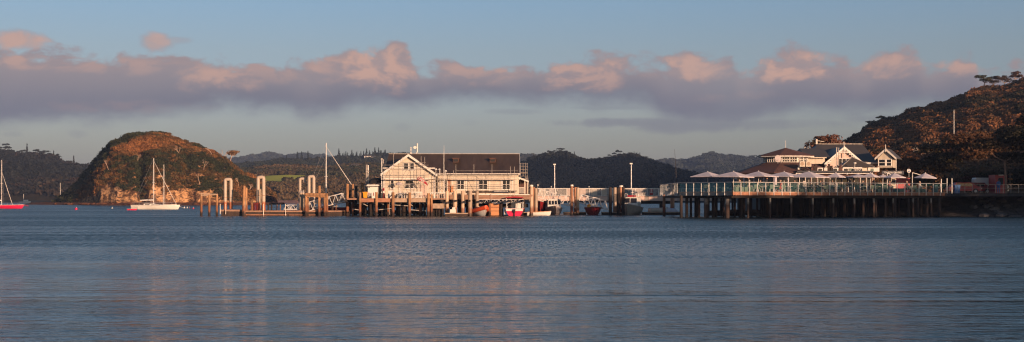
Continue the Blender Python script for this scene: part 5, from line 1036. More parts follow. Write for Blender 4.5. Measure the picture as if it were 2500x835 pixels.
# windbreak panels, tables, chairs
def panel(px, wd, h_, m_, t_, lb, off=1.0):
    p = B0.lerp(C0, t_)+Vector((0,off,0)); p.x = X(px, p.y); root = thing('upholstered_bench', lb, 'bench', tuple(p), 'upholstered bench backs along the deck edge'); w_ = wd*p.y/F/2
    q = MB(); q.box(p.x-w_, p.x+w_, p.y-.06, p.y+.06, p.z+.12, p.z+h_); q.build('backrest', m_, root); q = MB(); q.box(p.x-w_, p.x+w_, p.y+.06, p.y+.55, p.z+.3, p.z+.45); q.build('seat', m_, root)
    for s in (-1,1): q = MB(); q.box(p.x+s*w_*.85-.03, p.x+s*w_*.85+.03, p.y, p.y+.5, p.z, p.z+.3); q.build('leg', 'darkwood', root)
LB = ['first','second','third','fourth','fifth','sixth','seventh','eighth','ninth','tenth','eleventh','twelfth','thirteenth','fourteenth']
BN = [(1798,11,.62,'sage'),(1812,9,.62,'sage'),(1822,8,.62,'sage'),(1834,10,.62,'sage'),(1958,11,.30,'sage'),(1980,10,.25,'sage'),(1999,11,.55,'sage'),(2147,9,.5,'sage'),(2167,8,.35,'sage'),(2190,13,.55,'teal'),(2203,14,.55,'sage'),(2243,12,.55,'sage'),(2256,10,.5,'sage'),(2283,12,1.0,'teal')]
for i, (px, wd, h_, m_) in enumerate(BN): panel(px, wd, h_, m_, (px-1788)/524, LB[i]+' from the left of the '+('sage green' if m_ == 'sage' else 'sage and teal')+' bench backs behind the glass')
for i, (px, rw) in enumerate([(1752,0),(1771,1)]):
    t = (px-1657)/131; p = A0.lerp(B0, t)+Vector((0,1.6,0)); p.x = X(px,p.y); root = thing('planter_box', ['left teal planter box in the angled glass corner','right teal planter box in the angled glass corner'][i], 'planter', tuple(p)); q = MB(); q.box(p.x-.38,p.x+.38,p.y,p.y+.4,p.z,p.z+.62); q.build('box', 'teal', root); canopy('plant', TPF, [p+Vector((0,.2,.8))], [.35], [(.03,.05,.02)], 1., root)
def chair():
    root = thing('chair', 'dining chair', 'chair'); 
    q = MB(); q.box(-.22,.22,-.22,.22,.42,.47); q.build('seat', 'sage', root); q = MB(); q.box(-.22,.22,-.24,-.19,.48,.9); q.build('backrest', 'sage', root)
    for sx, sy in ((-1,-1),(1,-1),(1,1),(-1,1)): q = MB(); q.bar((sx*.2,sy*.2,0),(sx*.2,sy*.2,.42 if sy > 0 else .5),.035); q.build('leg', 'steel', root)
    return root
def table(h_=.74):
    root = thing('table', 'table', 'table'); q = MB(); q.box(-.42,.42,-.38,.38,.71,.75); q.build('top', 'white', root); q = MB(); q.tube((0,0,0),(0,0,.71),.04); q.build('stem', 'steel', root); q = MB(); q.tube((0,0,0),(0,0,.03),.25); q.build('foot', 'steel', root); return root
ch0, tb0 = chair(), table(); used = [0, 0]
def put(k, px, dy, rz, lb):
    t = (px-1788)/524; p = (B0.lerp(C0, t) if t > 0 else A0.lerp(B0, 1+t*4))+Vector((0,dy,0)); src = (ch0, tb0)[k]; grp = ('dining chairs on the restaurant deck', 'café tables on the restaurant deck')[k]
    if used[k] == 0: src.location = (X(px,p.y),p.y,DK); src.rotation_euler = (0,0,rz); src['label'] = lb; src['group'] = grp
    else: copy_tree(src, (X(px,p.y),p.y,DK), rz, lb, grp)
    used[k] += 1
for i, px in enumerate([1735,1800,1832,1862,1890,1925,1968,1986,2010,2040,2070,2100,2120,2152,2180,2215,2250,2290]):
    put(1, px, 2.2, 0, ORD[i]+' café table from the left along the glass balustrade')
cpx = [1722,1728,1845,1852,1884,1898,1912,1935,1948,2015,2022,2048,2060,2080,2092,2112,2128,2140,2160,2222,2232]
for i, px in enumerate(cpx): put(0, px, 1.5+.9*(i % 2), (0, math.pi)[i % 2], (ORD[i] if i < 20 else 'twenty-first')+' dining chair from the left behind the glass balustrade')
# people: seated and standing figures, one skinned body each
def body(joints, bones, radii, m):
    me = bpy.data.meshes.new('person'); me.from_pydata(joints, bones, []); o = bpy.data.objects.new('person', me); COL.objects.link(o)
    md = o.modifiers.new('skin', 'SKIN'); 
    for i, r_ in enumerate(radii): me.skin_vertices[0].data[i].radius = (r_, r_*.8 if i in (0,1,2) else r_)
    me.skin_vertices[0].data[0].use_root = True; md.use_smooth_shade = True; o.modifiers.new('sub', 'SUBSURF').levels = 1; o.modifiers['sub'].render_levels = 1; me.materials.append(M[m]); return o
def person(label, pos, rz, sit, shirt, hair='darkcloth'):
    if sit: J = [(0,0,.5),(0,.02,.8),(0,.03,1.05),(0,.02,1.2),(.17,.02,1.02),(.25,-.12,.8),(.16,-.36,.8),(-.17,.02,1.02),(-.25,-.12,.8),(-.16,-.36,.8),(.1,-.02,.48),(.13,-.42,.5),(.13,-.44,.06),(-.1,-.02,.48),(-.13,-.42,.5),(-.13,-.44,.06),(.13,-.58,.04),(-.13,-.58,.04)]
    else: J = [(0,0,.95),(0,0,1.2),(0,.01,1.42),(0,0,1.53),(.18,0,1.40),(.24,.02,1.12),(.23,-.08,.86),(-.18,0,1.40),(-.25,.0,1.12),(-.20,-.2,1.0),(.09,0,.9),(.11,-.02,.5),(.11,.03,.07),(-.09,0,.9),(-.12,.04,.5),(-.13,.06,.07),(.11,-.12,.04),(-.13,-.09,.04)]
    Bn = [(0,1),(1,2),(2,3),(2,4),(4,5),(5,6),(2,7),(7,8),(8,9),(0,10),(10,11),(11,12),(0,13),(13,14),(14,15),(12,16),(15,17)]
    Rr = [.16,.15,.15,.06,.075,.05,.035,.075,.05,.035,.11,.075,.045,.11,.075,.045,.04,.04]
    o = body(J, Bn, Rr, shirt); hz_ = J[3][2]+.12; y0 = J[3][1]-.01
    q = MB(); q.ball((0,y0,hz_), .105, 12, 10, (.86,1,1.2)); q.ball((0,y0-.11,hz_-.01), .02, 6, 5); q.ball((.09,y0,hz_), .025, 6, 5, (.5,1,1.2)); q.ball((-.09,y0,hz_), .025, 6, 5, (.5,1,1.2)); hd = q.build('head', 'skin', None, True); hd.parent = o
    q = MB(); q.ball((0,y0+.025,hz_+.03), .112, 12, 8, (.9,1,1.1)); hr = q.build('hair', hair, None, True); hr.parent = o
    for s, j in ((1,6),(-1,9)):
        q = MB(); c = Vector(J[j]); q.ball(c+Vector((0,-.03,0)), .035, 8, 6, (.7,1.3,.9))
        for k in range(4): q.path([c+Vector((-.025+.016*k,-.06,0)), c+Vector((-.026+.017*k,-.10,-.012)), c+Vector((-.026+.017*k,-.12+.006*abs(k-1.5),-.035))], .008, 5)
        q.path([c+Vector((-s*.03,-.03,.005)), c+Vector((-s*.05,-.07,.0))], .009, 5); h_ = q.build('hand', 'skin', None, True); h_.parent = o
    o.location = pos; o.rotation_euler = (0,0,rz); tag(o, label, 'person', 'diners on the restaurant deck' if pos[2] < 3 and pos[0] < X(2320,168) else None); return o
pp = [(1806,3.0,1,'darkcloth','person in dark clothes seated behind the left sage benches'),(1828,4.2,0,'palecloth','person in pale clothes standing between the second and third parasol'),(1856,3.2,1,'darkcloth','dark clothed person seated at the rail below the third parasol'),(1872,4.5,0,'darkcloth','dark clothed person standing below the third parasol'),(1905,2.8,1,'redcloth','person in dark red seated between the third and fourth parasol'),(1940,2.9,1,'darkcloth','person in dark clothes seated below the fourth parasol'),(1962,4.0,0,'palecloth','pale clothed person standing near the fifth parasol'),(2003,3.4,1,'darkcloth','seated person under the right half of the fifth parasol'),(2032,3.2,1,'palecloth','pale clothed diner at the small parasol'),(2076,4.2,0,'darkcloth','dark figure standing in front of the dining room'),(2106,3.2,1,'darkcloth','dark figure seated under the octagonal parasol'),(2133,3.0,0,'darkcloth','dark figure standing close to the rail right of centre'),(2172,3.4,1,'redcloth','diner in red near the white door frame'),(2214,3.4,1,'darkcloth','diner in front of the red kiosk'),(2246,3.2,1,'palecloth','pale clothed diner under the last parasol')]
for px, dy, sit, sh, lb in pp:
    t = (px-1788)/524; p = B0.lerp(C0, t)+Vector((0,dy,0)); person(lb, (X(px,p.y),p.y,DK), g.uniform(-1.5,1.5), sit, sh, g.choice(['darkcloth','plank','black']))
    if sit: put(0, px, dy+.12, 0, 'dining chair under the '+lb)
person('person in a blue shirt standing by the red kiosk on the far right', (X(2438,176),176,DK), 2.6, 0, 'denim')
# ------------------------------------------------------------------ PARASOLS
def parasol(label, px, apex, hw, brim, Y, sides=4, side_pole=None, rot=None):
    ap = W(px, apex, Y); zb_ = Z(brim, Y); rr = hw*Y/F; root = thing('parasol', label, 'parasol', (ap.x,Y,DK), 'pale parasols over the restaurant deck')
    a0 = rot if rot is not None else (-math.pi/2+.10 if sides == 4 else .2); R_ = rr*1.01
    q = MB(); n = sides; base = [(ap.x+R_*math.cos(a0+2*math.pi*k/n), Y+R_*math.sin(a0+2*math.pi*k/n), zb_) for k in range(n)]
    q.v = [tuple(ap)]+base+[(x_,y_,z_-.07) for x_, y_, z_ in base]+[(ap.x,Y,ap.z-.08)]; q.f = [(0,1+k,1+(k+1)%n) for k in range(n)]+[(1+k,1+n+k,1+n+(k+1)%n,1+(k+1)%n) for k in range(n)]+[(2*n+1,1+n+(k+1)%n,1+n+k) for k in range(n)]; q.build('canopy', 'canvas', root)
    q = MB()
    for b_ in base: q.bar((ap.x,Y,ap.z-.12), (b_[0],b_[1],b_[2]-.04), .03)
    q.build('ribs', 'steel', root)
    q = MB(); 
    if side_pole is None: q.tube((ap.x,Y,DK),(ap.x,Y,ap.z),.035,n=8)
    else: sx = X(side_pole, Y); q.tube((sx,Y,DK),(sx,Y,ap.z+.05),.05,n=8); q.bar((sx,Y,ap.z+.02),(ap.x-(ap.x-sx)*.35,Y,ap.z-.25),.06); q.bar((ap.x-(ap.x-sx)*.35,Y,ap.z-.25),(ap.x,Y,ap.z-.02),.05)
    q.build('pole', 'white', root)
    q = MB(); q.ball(tuple(ap+Vector((0,0,.02))), .06, 8, 5); q.build('finial', 'white', root)
    root.rotation_euler = (g.uniform(-.022,.022), g.uniform(-.022,.022), 0)
parasol('first square parasol at the left corner of the deck', 1728,419,43,431,163)
parasol('second square parasol, largest, above the corner of the glass', 1790,418.5,52,431.5,158.5)
parasol('third square parasol from the left', 1852,418,50,431,160)
parasol('fourth square parasol from the left', 1914,419,48,431,162)
parasol('fifth square parasol, last of the big ones', 1974,418.5,51,432,161)
parasol('sixth parasol, a small one on a side pole in front of the flat canopy', 2040,421.5,25,432,163,4)
parasol('seventh parasol, low and bluish behind its neighbour', 2094,425,32,432,170,8)
parasol('eighth parasol, narrow with a bright right face', 2125,422,24,431.5,164,4)
parasol('ninth parasol, small and mostly hidden behind the eighth', 2155,426,18,432,172,8)
parasol('tenth parasol, octagonal, in front of the red kiosk', 2184,422.5,28,433.5,166,8,side_pole=2166)
parasol('last parasol on the right, octagonal with a white crank pole', 2258,422.5,28,434,170,8,side_pole=2226.5)
# ------------------------------------------------------------------ RESTAURANT BUILDING
YT = 178.; tx = X(1918,YT); root = thing('restaurant', 'restaurant with an eight sided window tower and a large grey hipped roof', 'building', (tx, YT, DK)); rest = root
def ngon(cx_, cy_, r_, z_, n=8, a=math.pi/8, sx=1, sy=1): return [(cx_+r_*sx*math.cos(a+2*math.pi*k/n), cy_+r_*sy*math.sin(a+2*math.pi*k/n), z_) for k in range(n)]
zE, zS = Z(378.5,YT-3), Z(396.5,YT-3)
q = MB(); q.loft([ngon(tx,YT,2.75,zS-.5), ngon(tx,YT,2.75,zE-.05)]); tw = q.build('tower_wall', 'white', root)
q = MB(); q.loft([ngon(tx,YT,3.62,zE-.08), ngon(tx,YT,3.62,zE), ngon(tx,YT,.05,Z(361,YT))]); tr = q.build('tower_roof', 'rooftile', root)
q = MB(); q.loft([ngon(tx,YT,3.60,zE-.20), ngon(tx,YT,3.60,zE-.082)], caps=False); q.loft([ngon(tx,YT,2.9,zE-.2), ngon(tx,YT,3.6,zE-.2)], caps=False); q.build('eave_trim', 'white', tr)
q = MB(); q.tube((tx,YT,Z(361,YT)),(tx,YT,Z(343,YT)),.025); q.build('finial', 'white', tr)
V8 = ngon(tx,YT,2.80,0)
for k in range(8):
    a, b_ = Vector(V8[k]), Vector(V8[(k+1)%8]); mid = (a+b_)/2
    if mid.y > YT+1: continue
    nrm = (mid-Vector((tx,YT,0))).normalized(); dr = (b_-a).normalized()
    for s in (0,1):
        c0, c1 = a.lerp(b_, .08+.44*s), a.lerp(b_, .48+.44*s); q = MB(); zl, zh = zS+.08, zE-.25
        q.prism([c0+Vector((0,0,zl)), c1+Vector((0,0,zl)), c1+Vector((0,0,zh)), c0+Vector((0,0,zh))], nrm*.03); wn = q.build('window', 'glassdark', root)
        q = MB(); w1 = nrm*.05
        for t in (0,.33,.66,1.): c = c0.lerp(c1,t)+w1; q.bar(c+Vector((0,0,zl)), c+Vector((0,0,zh)), .05)
        for z_ in (zl,(zl+zh)/2,zh): q.bar(c0+w1+Vector((0,0,z_)), c1+w1+Vector((0,0,z_)), .05)
        q.build('frame', 'white', wn)
q = MB(); q.loft([ngon(tx,YT,7.0,Z(421,YT-6)-.08), ngon(tx,YT,7.0,Z(421,YT-6)), ngon(tx,YT,2.9,zS+.02)]); q.build('skirt_roof', 'rooftile', root)
q = MB(); q.loft([ngon(tx,YT,6.2,DK), ngon(tx,YT,6.2,Z(421,YT-6)-.1)]); part(q.build('lower_wall', 'canvas', root), 'pale mauve lower wall of the round dining room')
for k in range(8):
    V6 = ngon(tx,YT,6.24,0); a, b_ = Vector(V6[k]), Vector(V6[(k+1)%8]); mid = (a+b_)/2
    if mid.y > YT+1: continue
    nrm = (mid-Vector((tx,YT,0))).normalized()
    for s in range(3): c0, c1 = a.lerp(b_, .05+.31*s), a.lerp(b_, .32+.31*s); q = MB(); q.prism([c0+Vector((0,0,DK+.2)), c1+Vector((0,0,DK+.2)), c1+Vector((0,0,DK+2.05)), c0+Vector((0,0,DK+2.05))], nrm*.03); q.build('window', 'glassdark', root)
# main block with hipped roof
Y1, Y2, Yr = 183., 197., 190.; ezm, rzm = Z(397,Y1), Z(352,Yr); xa, xb = X(1958,Y1), X(2143,Y1); ra, rb = X(1998,Yr), X(2106,Yr)
q = MB(); q.box(xa+.5, xb-.5, Y1+.5, Y2-.5, DK, ezm-.02); q.build('wall', 'cream', root)
q = MB(); q.v = [(xa,Y1,ezm),(xb,Y1,ezm),(xb,Y2,ezm),(xa,Y2,ezm),(ra,Yr,rzm),(rb,Yr,rzm),(xa,Y1,ezm-.1),(xb,Y1,ezm-.1),(xb,Y2,ezm-.1),(xa,Y2,ezm-.1)]; q.f = [(0,1,5,4),(1,2,5),(2,3,4,5),(3,0,4),(0,6,7,1),(1,7,8,2),(2,8,9,3),(3,9,6,0),(9,8,7,6)]; mr_ = q.build('roof', 'roofgrey', root)
q = MB(); q.bar((ra,Yr,rzm+.03),(rb,Yr,rzm+.03),.14,.06); q.build('ridge_cap', 'galv', mr_); q = MB(); q.bar((xa,Y1-.05,ezm-.06),(xb,Y1-.05,ezm-.06),.12,.14); q.build('gutter', 'white', mr_)
q = MB(); 
for k in range(22): xx = xa+1+(xb-xa-2)*k/21; q.prism([(xx,Y1+.48,ezm-.15),(xx,Y1+.1,ezm-.15),(xx,Y1+.48,ezm-.6)], (.08,0,0))
q.build('eave_brackets', 'white', root)
# lower roof between tower and main block
q = MB(); x0, x1 = X(1966,181), X(2006,181); q.prism([(x0,180.5,Z(384,181)),(x0,184.5,Z(362,184)),(x0,188,Z(362,184)-.5)], (x1-x0+1,0,0)); part(q.build('side_roof', 'roofgrey', root), 'lower grey roof beside the tower'); q = MB(); q.box(x0+.3, x1+.4, 181, 185, Z(400,181), Z(385,181)); q.box(x0, x1+.5, 180.4, 180.5, Z(386,181)-.02, Z(384,181)+.0); q.build('side_wall', 'cream', root)
# big front gable
Yg = 181.; a_ = W(2060,361,Yg); hb = 45*Yg/F; zb_ = Z(399,Yg)
q = MB(); q.prism([(a_.x-hb+.2,Yg,zb_-.6),(a_.x+hb-.2,Yg,zb_-.6),(a_.x+hb-.2,Yg,zb_+.1),(a_.x,Yg,a_.z-.15),(a_.x-hb+.2,Yg,zb_+.1)], (0,5,0)); q.build('gable_wall', 'peach', root)
q = MB(); q.box(a_.x-hb+.3, a_.x+hb-.3, Yg+.1, Yg+5, DK, zb_-.61); q.build('gable_wall', 'peach', root)
for s in (-1,1):
    q = MB(); e = Vector((a_.x+s*(hb+.2),Yg-.35,zb_-.1)); t_ = Vector((a_.x,Yg-.35,a_.z+.05)); q.prism([t_, e, e+Vector((0,0,.12)), t_+Vector((0,0,.12))], (0,8.5,0)); gr = q.build('gable_roof', 'roofgrey', root)
    q = MB(); q.prism([t_+Vector((0,-.06,-.28)), e+Vector((0,-.06,-.22)), e+Vector((0,-.06,.1)), t_+Vector((0,-.06,.14))], (0,.05,0))
    for k in range(9): c = t_.lerp(e, (k+.6)/9.5)+Vector((0,-.06,-.28)); q.tube(c, c+Vector((0,.05,0)), .12, .12, 8)
    q.build('barge_board', 'white', gr)
q = MB(); q.tube(t_+Vector((0,-.1,-1.3)), W(2060,346,Yg-.4), .06); q.bar(W(2048,372,Yg-.45), W(2072,372,Yg-.45), .08); q.build('finial', 'white', root)
window(root, X(2046,Yg), X(2075,Yg), Z(403,Yg), Z(386,Yg), Yg-.02, 2, 0)
# pyramid roof in front of it
Yp = 176.; ap = W(2080,384,Yp); zb2 = Z(408,Yp-2); q = MB(); q.v = [tuple(ap)]+[(ap.x+sx*2.25,Yp+sy*2.25,zb2) for sx, sy in ((-.85,-1),(1,-1),(1,1),(-.85,1))]; q.f = [(0,1,2),(0,2,3),(0,3,4),(0,4,1),(4,3,2,1)]; py = q.build('pyramid_roof', 'roofgrey', root)
q = MB(); q.bar(ap, (ap.x-.85*2.25,Yp-2.25,zb2+.03), .08); q.bar(ap, (ap.x+2.25,Yp-2.25,zb2+.03), .08); q.build('hip_cap', 'galv', py)
# turned bay on the right
Yb = 181.5; pb = W(2163,385,Yb)
def P3(x_, y_, z_):
    a = R(-24); return Vector((pb.x+x_*math.cos(a)-y_*math.sin(a), pb.y+x_*math.sin(a)+y_*math.cos(a), z_))
ze, za, w2 = Z(386,Yb), Z(365.5,Yb), 1.05; zw = Z(409,Yb)
q = MB(); q.prism([P3(-w2,0,zw),P3(w2-.25,0,zw),P3(w2-.25,0,ze),P3(0,0,za-.1),P3(-w2,0,ze)], P3(0,3.5,0)-P3(0,0,0)); q.build('bay_wall', 'cream', root)
for s in (-1,1):
    q = MB(); e, t_ = P3(s*(w2+.32),-.3,ze-.12), P3(0,-.3,za+.05); q.prism([t_, e, e+Vector((0,0,.11)), t_+Vector((0,0,.11))], P3(0,4.6,0)-P3(0,0,0)); rr_ = q.build('bay_roof', 'roofgrey', root)
    q = MB(); o_ = P3(0,-.06,0)-P3(0,0,0); q.prism([t_+o_+Vector((0,0,-.18)), e+o_+Vector((0,0,-.14)), e+o_+Vector((0,0,.14)), t_+o_+Vector((0,0,.14))], (P3(0,.05,0)-P3(0,0,0))); q.build('barge_board', 'white', rr_)
q = MB(); q.tube(P3(0,-.4,za-.3), P3(0,-.4,Z(353,Yb)), .05); q.build('finial', 'white', root); q = MB(); q.tube(P3(w2+.25,-.2,DK), P3(w2+.25,-.2,ze-.1), .05); q.build('post', 'white', root)
for x0, x1 in ((-w2+.12,-.08),(.05,w2-.35)):
    q = MB(); zl, zh = Z(405,Yb), Z(389,Yb); q.prism([P3(x0,-.03,zl),P3(x1,-.03,zl),P3(x1,-.03,zh),P3(x0,-.03,zh)], P3(0,.05,0)-P3(0,0,0)); wn = q.build('window', 'glassdark', root)
    q = MB(); [q.bar(P3(xx,-.06,zl), P3(xx,-.06,zh), .09) for xx in (x0,x1)]; [q.bar(P3(x0,-.06,zz), P3(x1,-.06,zz), .08) for zz in (zl,zh,(zl+zh)/2)]; q.build('frame', 'white', wn)
# single storey front with its dark canopy edge
Yf2 = 171.; q = MB(); q.box(X(1946,Yf2), X(2132,Yf2), Yf2, Yf2+8, Z(421,Yf2), Z(416.8,Yf2)); q.build('flat_canopy', 'navy', root)
q = MB(); q.box(X(1946,Yf2), X(2132,Yf2), Yf2+.05, Yf2+.2, Z(424,Yf2), Z(422.6,Yf2)); q.build('canopy_trim', 'white', root)
q = MB(); q.box(X(1950,Yf2+1), X(2130,Yf2+1), Yf2+1, Yf2+1.2, DK, Z(420,Yf2)); part(q.build('shopfront_wall', 'rooftile', root), 'dark red brown shopfront under the canopy')
for k in range(12):
    px = 1956+k*15; q = MB(); q.box(X(px,Yf2), X(px,Yf2)+.55, Yf2+.94, Yf2+.99, DK+.1, DK+2.1); wn = q.build('window', 'glassdark', root); q = MB(); q.box(X(px,Yf2)-.05, X(px,Yf2)+.01, Yf2+.90, Yf2+.96, DK+.1, DK+2.1); q.build('frame', 'white', wn)
q = MB(); PB(q, 2058, 2105, 408.5, 418.5, 173, .2); q.build('parapet', 'white', root)
for a0 in (1996, 2034): q = MB(); PB(q, a0, a0+13, 409.5, 418, 172.5, .6); q.build('dormer', 'white', root)
for px in (2003, 2040, 2066):
    q = MB(); PB(q, px-4, px+4, 411.5, 416.5, 172.4 if px < 2050 else 172.9, .05); q.build('window', 'glassdark', root)
q = MB(); PB(q, 2073, 2082, 411, 416, 172.9, .05); part(q.build('panel', 'sage', root), 'green notice panel')
sg = MB(); PB(sg, 2082.5, 2105, 411.5, 417.8, 172.7, .08); sg = sg.build('sign', 'navy'); tag(sg, 'small dark rounded sign with white letters above the flat canopy', 'sign'); text('lettering', 'SITO', .30, 'white', sg, W(2093.5,414.6,172.62), sx=1.15)
sg = MB(); PB(sg, 2153, 2207, 417, 426, 172, .12); sg = sg.build('sign', 'navy'); tag(sg, 'long dark sign reading TOURS & CRUISES right of the turned bay', 'sign'); text('lettering', 'TOURS & CRUISES', .27, 'white', sg, W(2179,421.3,171.93), sx=1.02)
# posts and the striped little roof between
q = MB(); PB(q, 2119, 2147, 409, 419, 174, .3); o = tag(q.build('light_box', 'sail'), 'pale rounded box sign below the turned bay', 'sign')
q = MB(); PB(q, 2126, 2133, 411.5, 418, 173.95, .04); q.build('emblem', 'sage', o)
# roof plant
for i, px in enumerate((1959, 1974.5)):
    Yq = 171.8; root2 = thing('air_conditioner', ['left','right'][i]+' of the two square air conditioning units on the flat canopy', 'air conditioner', W(px,410,Yq)); q = MB(); PB(q, px-6.5, px+6.5, 394, 407, Yq, .5); q.build('casing', 'cream', root2)
    q = MB(); c = W(px,400,Yq-.02); q.tube(c, c+Vector((0,.03,0)), .22, .22, 16); q.build('fan_grille', 'plank', root2); q = MB(); PB(q, px-6, px-5, 407, 417, Yq+.1, .3); PB(q, px+5, px+6, 407, 417, Yq+.1, .3); q.build('foot', 'black', root2)
root2 = thing('satellite_dish', 'round grey satellite dish in front of the tower windows', 'satellite dish', W(1899,398,173.5)); q = MB(); c = W(1899,387,173.5)
q.loft([[(c.x+rr*math.cos(k*.524), c.y-dd, c.z+rr*1.1*math.sin(k*.524)) for k in range(12)] for rr, dd in ((.02,-.12),(.22,-.08),(.38,.0),(.40,.02))]); q.build('dish', 'greyhull', root2); q = MB(); q.tube(c+Vector((0,.1,0)), W(1899,399,173.6), .04); q.bar(c+Vector((0,-.05,-.3)), c+Vector((-.05,-.45,-.05)), .03); q.build('arm', 'steel', root2)
for i, (px, r0, r1, Yq, rr) in enumerate([(2042.3,361,407,174.5,.07),(2047.5,362,407,174.5,.045)]):
    q = MB(); q.tube(W(px,r1,Yq), W(px,r0,Yq), rr, n=10); q.tube(W(px,r0,Yq), W(px,r0-1.2,Yq), rr*1.4, n=10); tag(q.build('flue_pipe', 'galv'), ['thicker steel flue pipe','thinner steel flue pipe'][i]+' rising in front of the big gable', 'flue')
g3 = random.Random(9)
for i, px in enumerate([1952,1984,1990,2016,2024,2030,2052]):
    h_ = g3.uniform(.25,.6); q = MB(); c = W(px,416.6,172.6); q.box(c.x-.2,c.x+.2,c.y,c.y+.5,c.z,c.z+h_); q.tube(c+Vector((.05,.2,h_)), c+Vector((.05,.2,h_+.25)), .12, .16, 8); tag(q.build('roof_vent', g3.choice(['darkwood','rooftile','white','galv'])), ORD[i]+' small vent cowl from the left on the flat canopy roof', 'vent', 'vent cowls on the flat canopy roof')
for i, px in enumerate([1964,1972]): q = MB(); q.tube(W(px,376,186), W(px,360+i*2,186), .05+.06*i); q.tube(W(px,361+i*2,186), W(px,359+i*2,186), .14); tag(q.build('chimney_pipe', 'galv'), ['thin','stubby'][i]+' chimney pipe on the lower grey roof', 'chimney')
q = MB(); PB(q, 1992, 1996, 340, 352, 192, .3); q.bar(W(1994,343,192), W(2012,346,192), .06); tag(q.build('chimney_cowl', 'galv'), 'white cowl and bar at the left end of the grey ridge', 'chimney')
c = W(2087,409,172.8); q = MB(); q.tube(c, c+Vector((0,0,.5)), .03); q.ball(c+Vector((0,0,.55)), .16, 8, 5, (1.4,1,.6)); tag(q.build('exterior_lamp', 'gelcoat'), 'white mushroom lamp above the SITO letters', 'lamp')
for i, (px, rw, Yq) in enumerate([(2068,424.5,170.6),(1944,424,170.2)]): q = MB(); q.ball(W(px,rw,Yq), .09); q.tube(W(px,rw-3,Yq), W(px,rw,Yq), .02); tag(q.build('globe_lamp', 'gelcoat'), 'white globe lamp hanging from the canopy, '+['right one','left one'][i], 'lamp')
# red kiosk, door frame, round sign, cars and things on the shore road
root = thing('red_kiosk', 'dark red kiosk with a white door frame behind the tenth parasol', 'kiosk', W(2203,455,173)); q = MB(); q.box(X(2188,173), X(2222,173), 173, 176, DK, Z(434,173)); q.build('wall', 'red', root); q = MB(); q.box(X(2176,173), X(2188,173)-.01, 173, 175, DK, Z(433,173)); q.build('side_wall', 'cream', root)
q = MB(); PB(q, 2178, 2185, 437, 450, 172.95, .06); q.build('doorway', 'black', root); q = MB(); q.box(X(2174,173), X(2224,173), 172.8, 176.2, Z(434,173), Z(432.5,173)); q.build('roof', 'darkwood', root)
root = thing('round_sign', 'round blue and white sign on a post left of the last parasol', 'sign', W(2219,470,174)); q = MB(); q.tube(W(2219,470,174), W(2219,413,174), .04); q.build('post', 'steel', root); c = W(2219,417,173.9); q = MB(); q.tube(c, c+Vector((0,.05,0)), .24, .24, 16); q.build('disc', 'white', root); q = MB(); q.tube(c+Vector((0,-.02,0)), c+Vector((0,0,0)), .17, .17, 16); q.build('emblem', 'denim', root); q = MB(); q.box(c.x-.23,c.x+.23,c.y-.04,c.y-.022,c.z-.05,c.z+.05); q.build('band', 'white', root)
# shore: quay behind the deck, sea wall, revetment of boulders, road
q = MB(); q.prism([(X(1850,181),179.5,DK-.02),(C0.x-3,179.5,DK-.02),(C0.x-1,174,DK-.02),(140,160,DK-.02),(320,170,DK-.02),(320,262,DK-.02),(X(1850,240),262,DK-.02)], (0,0,-4)); struct(q.build('quay_ground', 'asphalt'))
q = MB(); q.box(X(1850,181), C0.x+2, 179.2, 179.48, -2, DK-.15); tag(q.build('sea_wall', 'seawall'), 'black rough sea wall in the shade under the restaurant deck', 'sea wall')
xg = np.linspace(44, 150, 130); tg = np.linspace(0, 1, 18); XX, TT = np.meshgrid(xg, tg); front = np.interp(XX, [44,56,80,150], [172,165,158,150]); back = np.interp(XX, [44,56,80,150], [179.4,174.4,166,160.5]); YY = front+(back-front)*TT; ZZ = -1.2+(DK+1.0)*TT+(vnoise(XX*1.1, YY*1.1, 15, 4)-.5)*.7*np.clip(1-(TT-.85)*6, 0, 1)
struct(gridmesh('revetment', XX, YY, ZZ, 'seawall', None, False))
for k in range(60):
    xx = g3.uniform(56, 84); t = g3.uniform(.2,.92); fr = np.interp(xx, [44,56,80,150], [172,165,158,150]); bk = np.interp(xx, [44,56,80,150], [179.4,174.4,166,160.5]); c = Vector((xx, fr+(bk-fr)*t, -1.2+(DK+1.0)*t)); r_ = g3.uniform(.3,.75); q = MB(); q.ball(c, r_, 7, 5, (g3.uniform(1,1.5),1,g3.uniform(.5,.8))); q.v = [tuple(Vector(v)+Vector((g3.uniform(-.15,.15),g3.uniform(-.15,.15),g3.uniform(-.12,.12)))*r_) for v in q.v]
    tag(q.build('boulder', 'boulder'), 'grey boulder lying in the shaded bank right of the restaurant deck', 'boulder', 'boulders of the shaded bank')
for k in range(9):
    px = 1742+k*12; c = W(px,505,178); q = MB(); q.ball((c.x,176+g3.uniform(-1,1),.35), g3.uniform(.4,.9), 8, 5, (1.8,1,.6)); q.v = [tuple(Vector(v)+Vector((g3.uniform(-.1,.1),0,g3.uniform(-.08,.08)))) for v in q.v]; tag(q.build('boulder', 'darkwood'), 'dark rock awash under the left end of the restaurant deck', 'boulder', 'rocks awash under the deck')
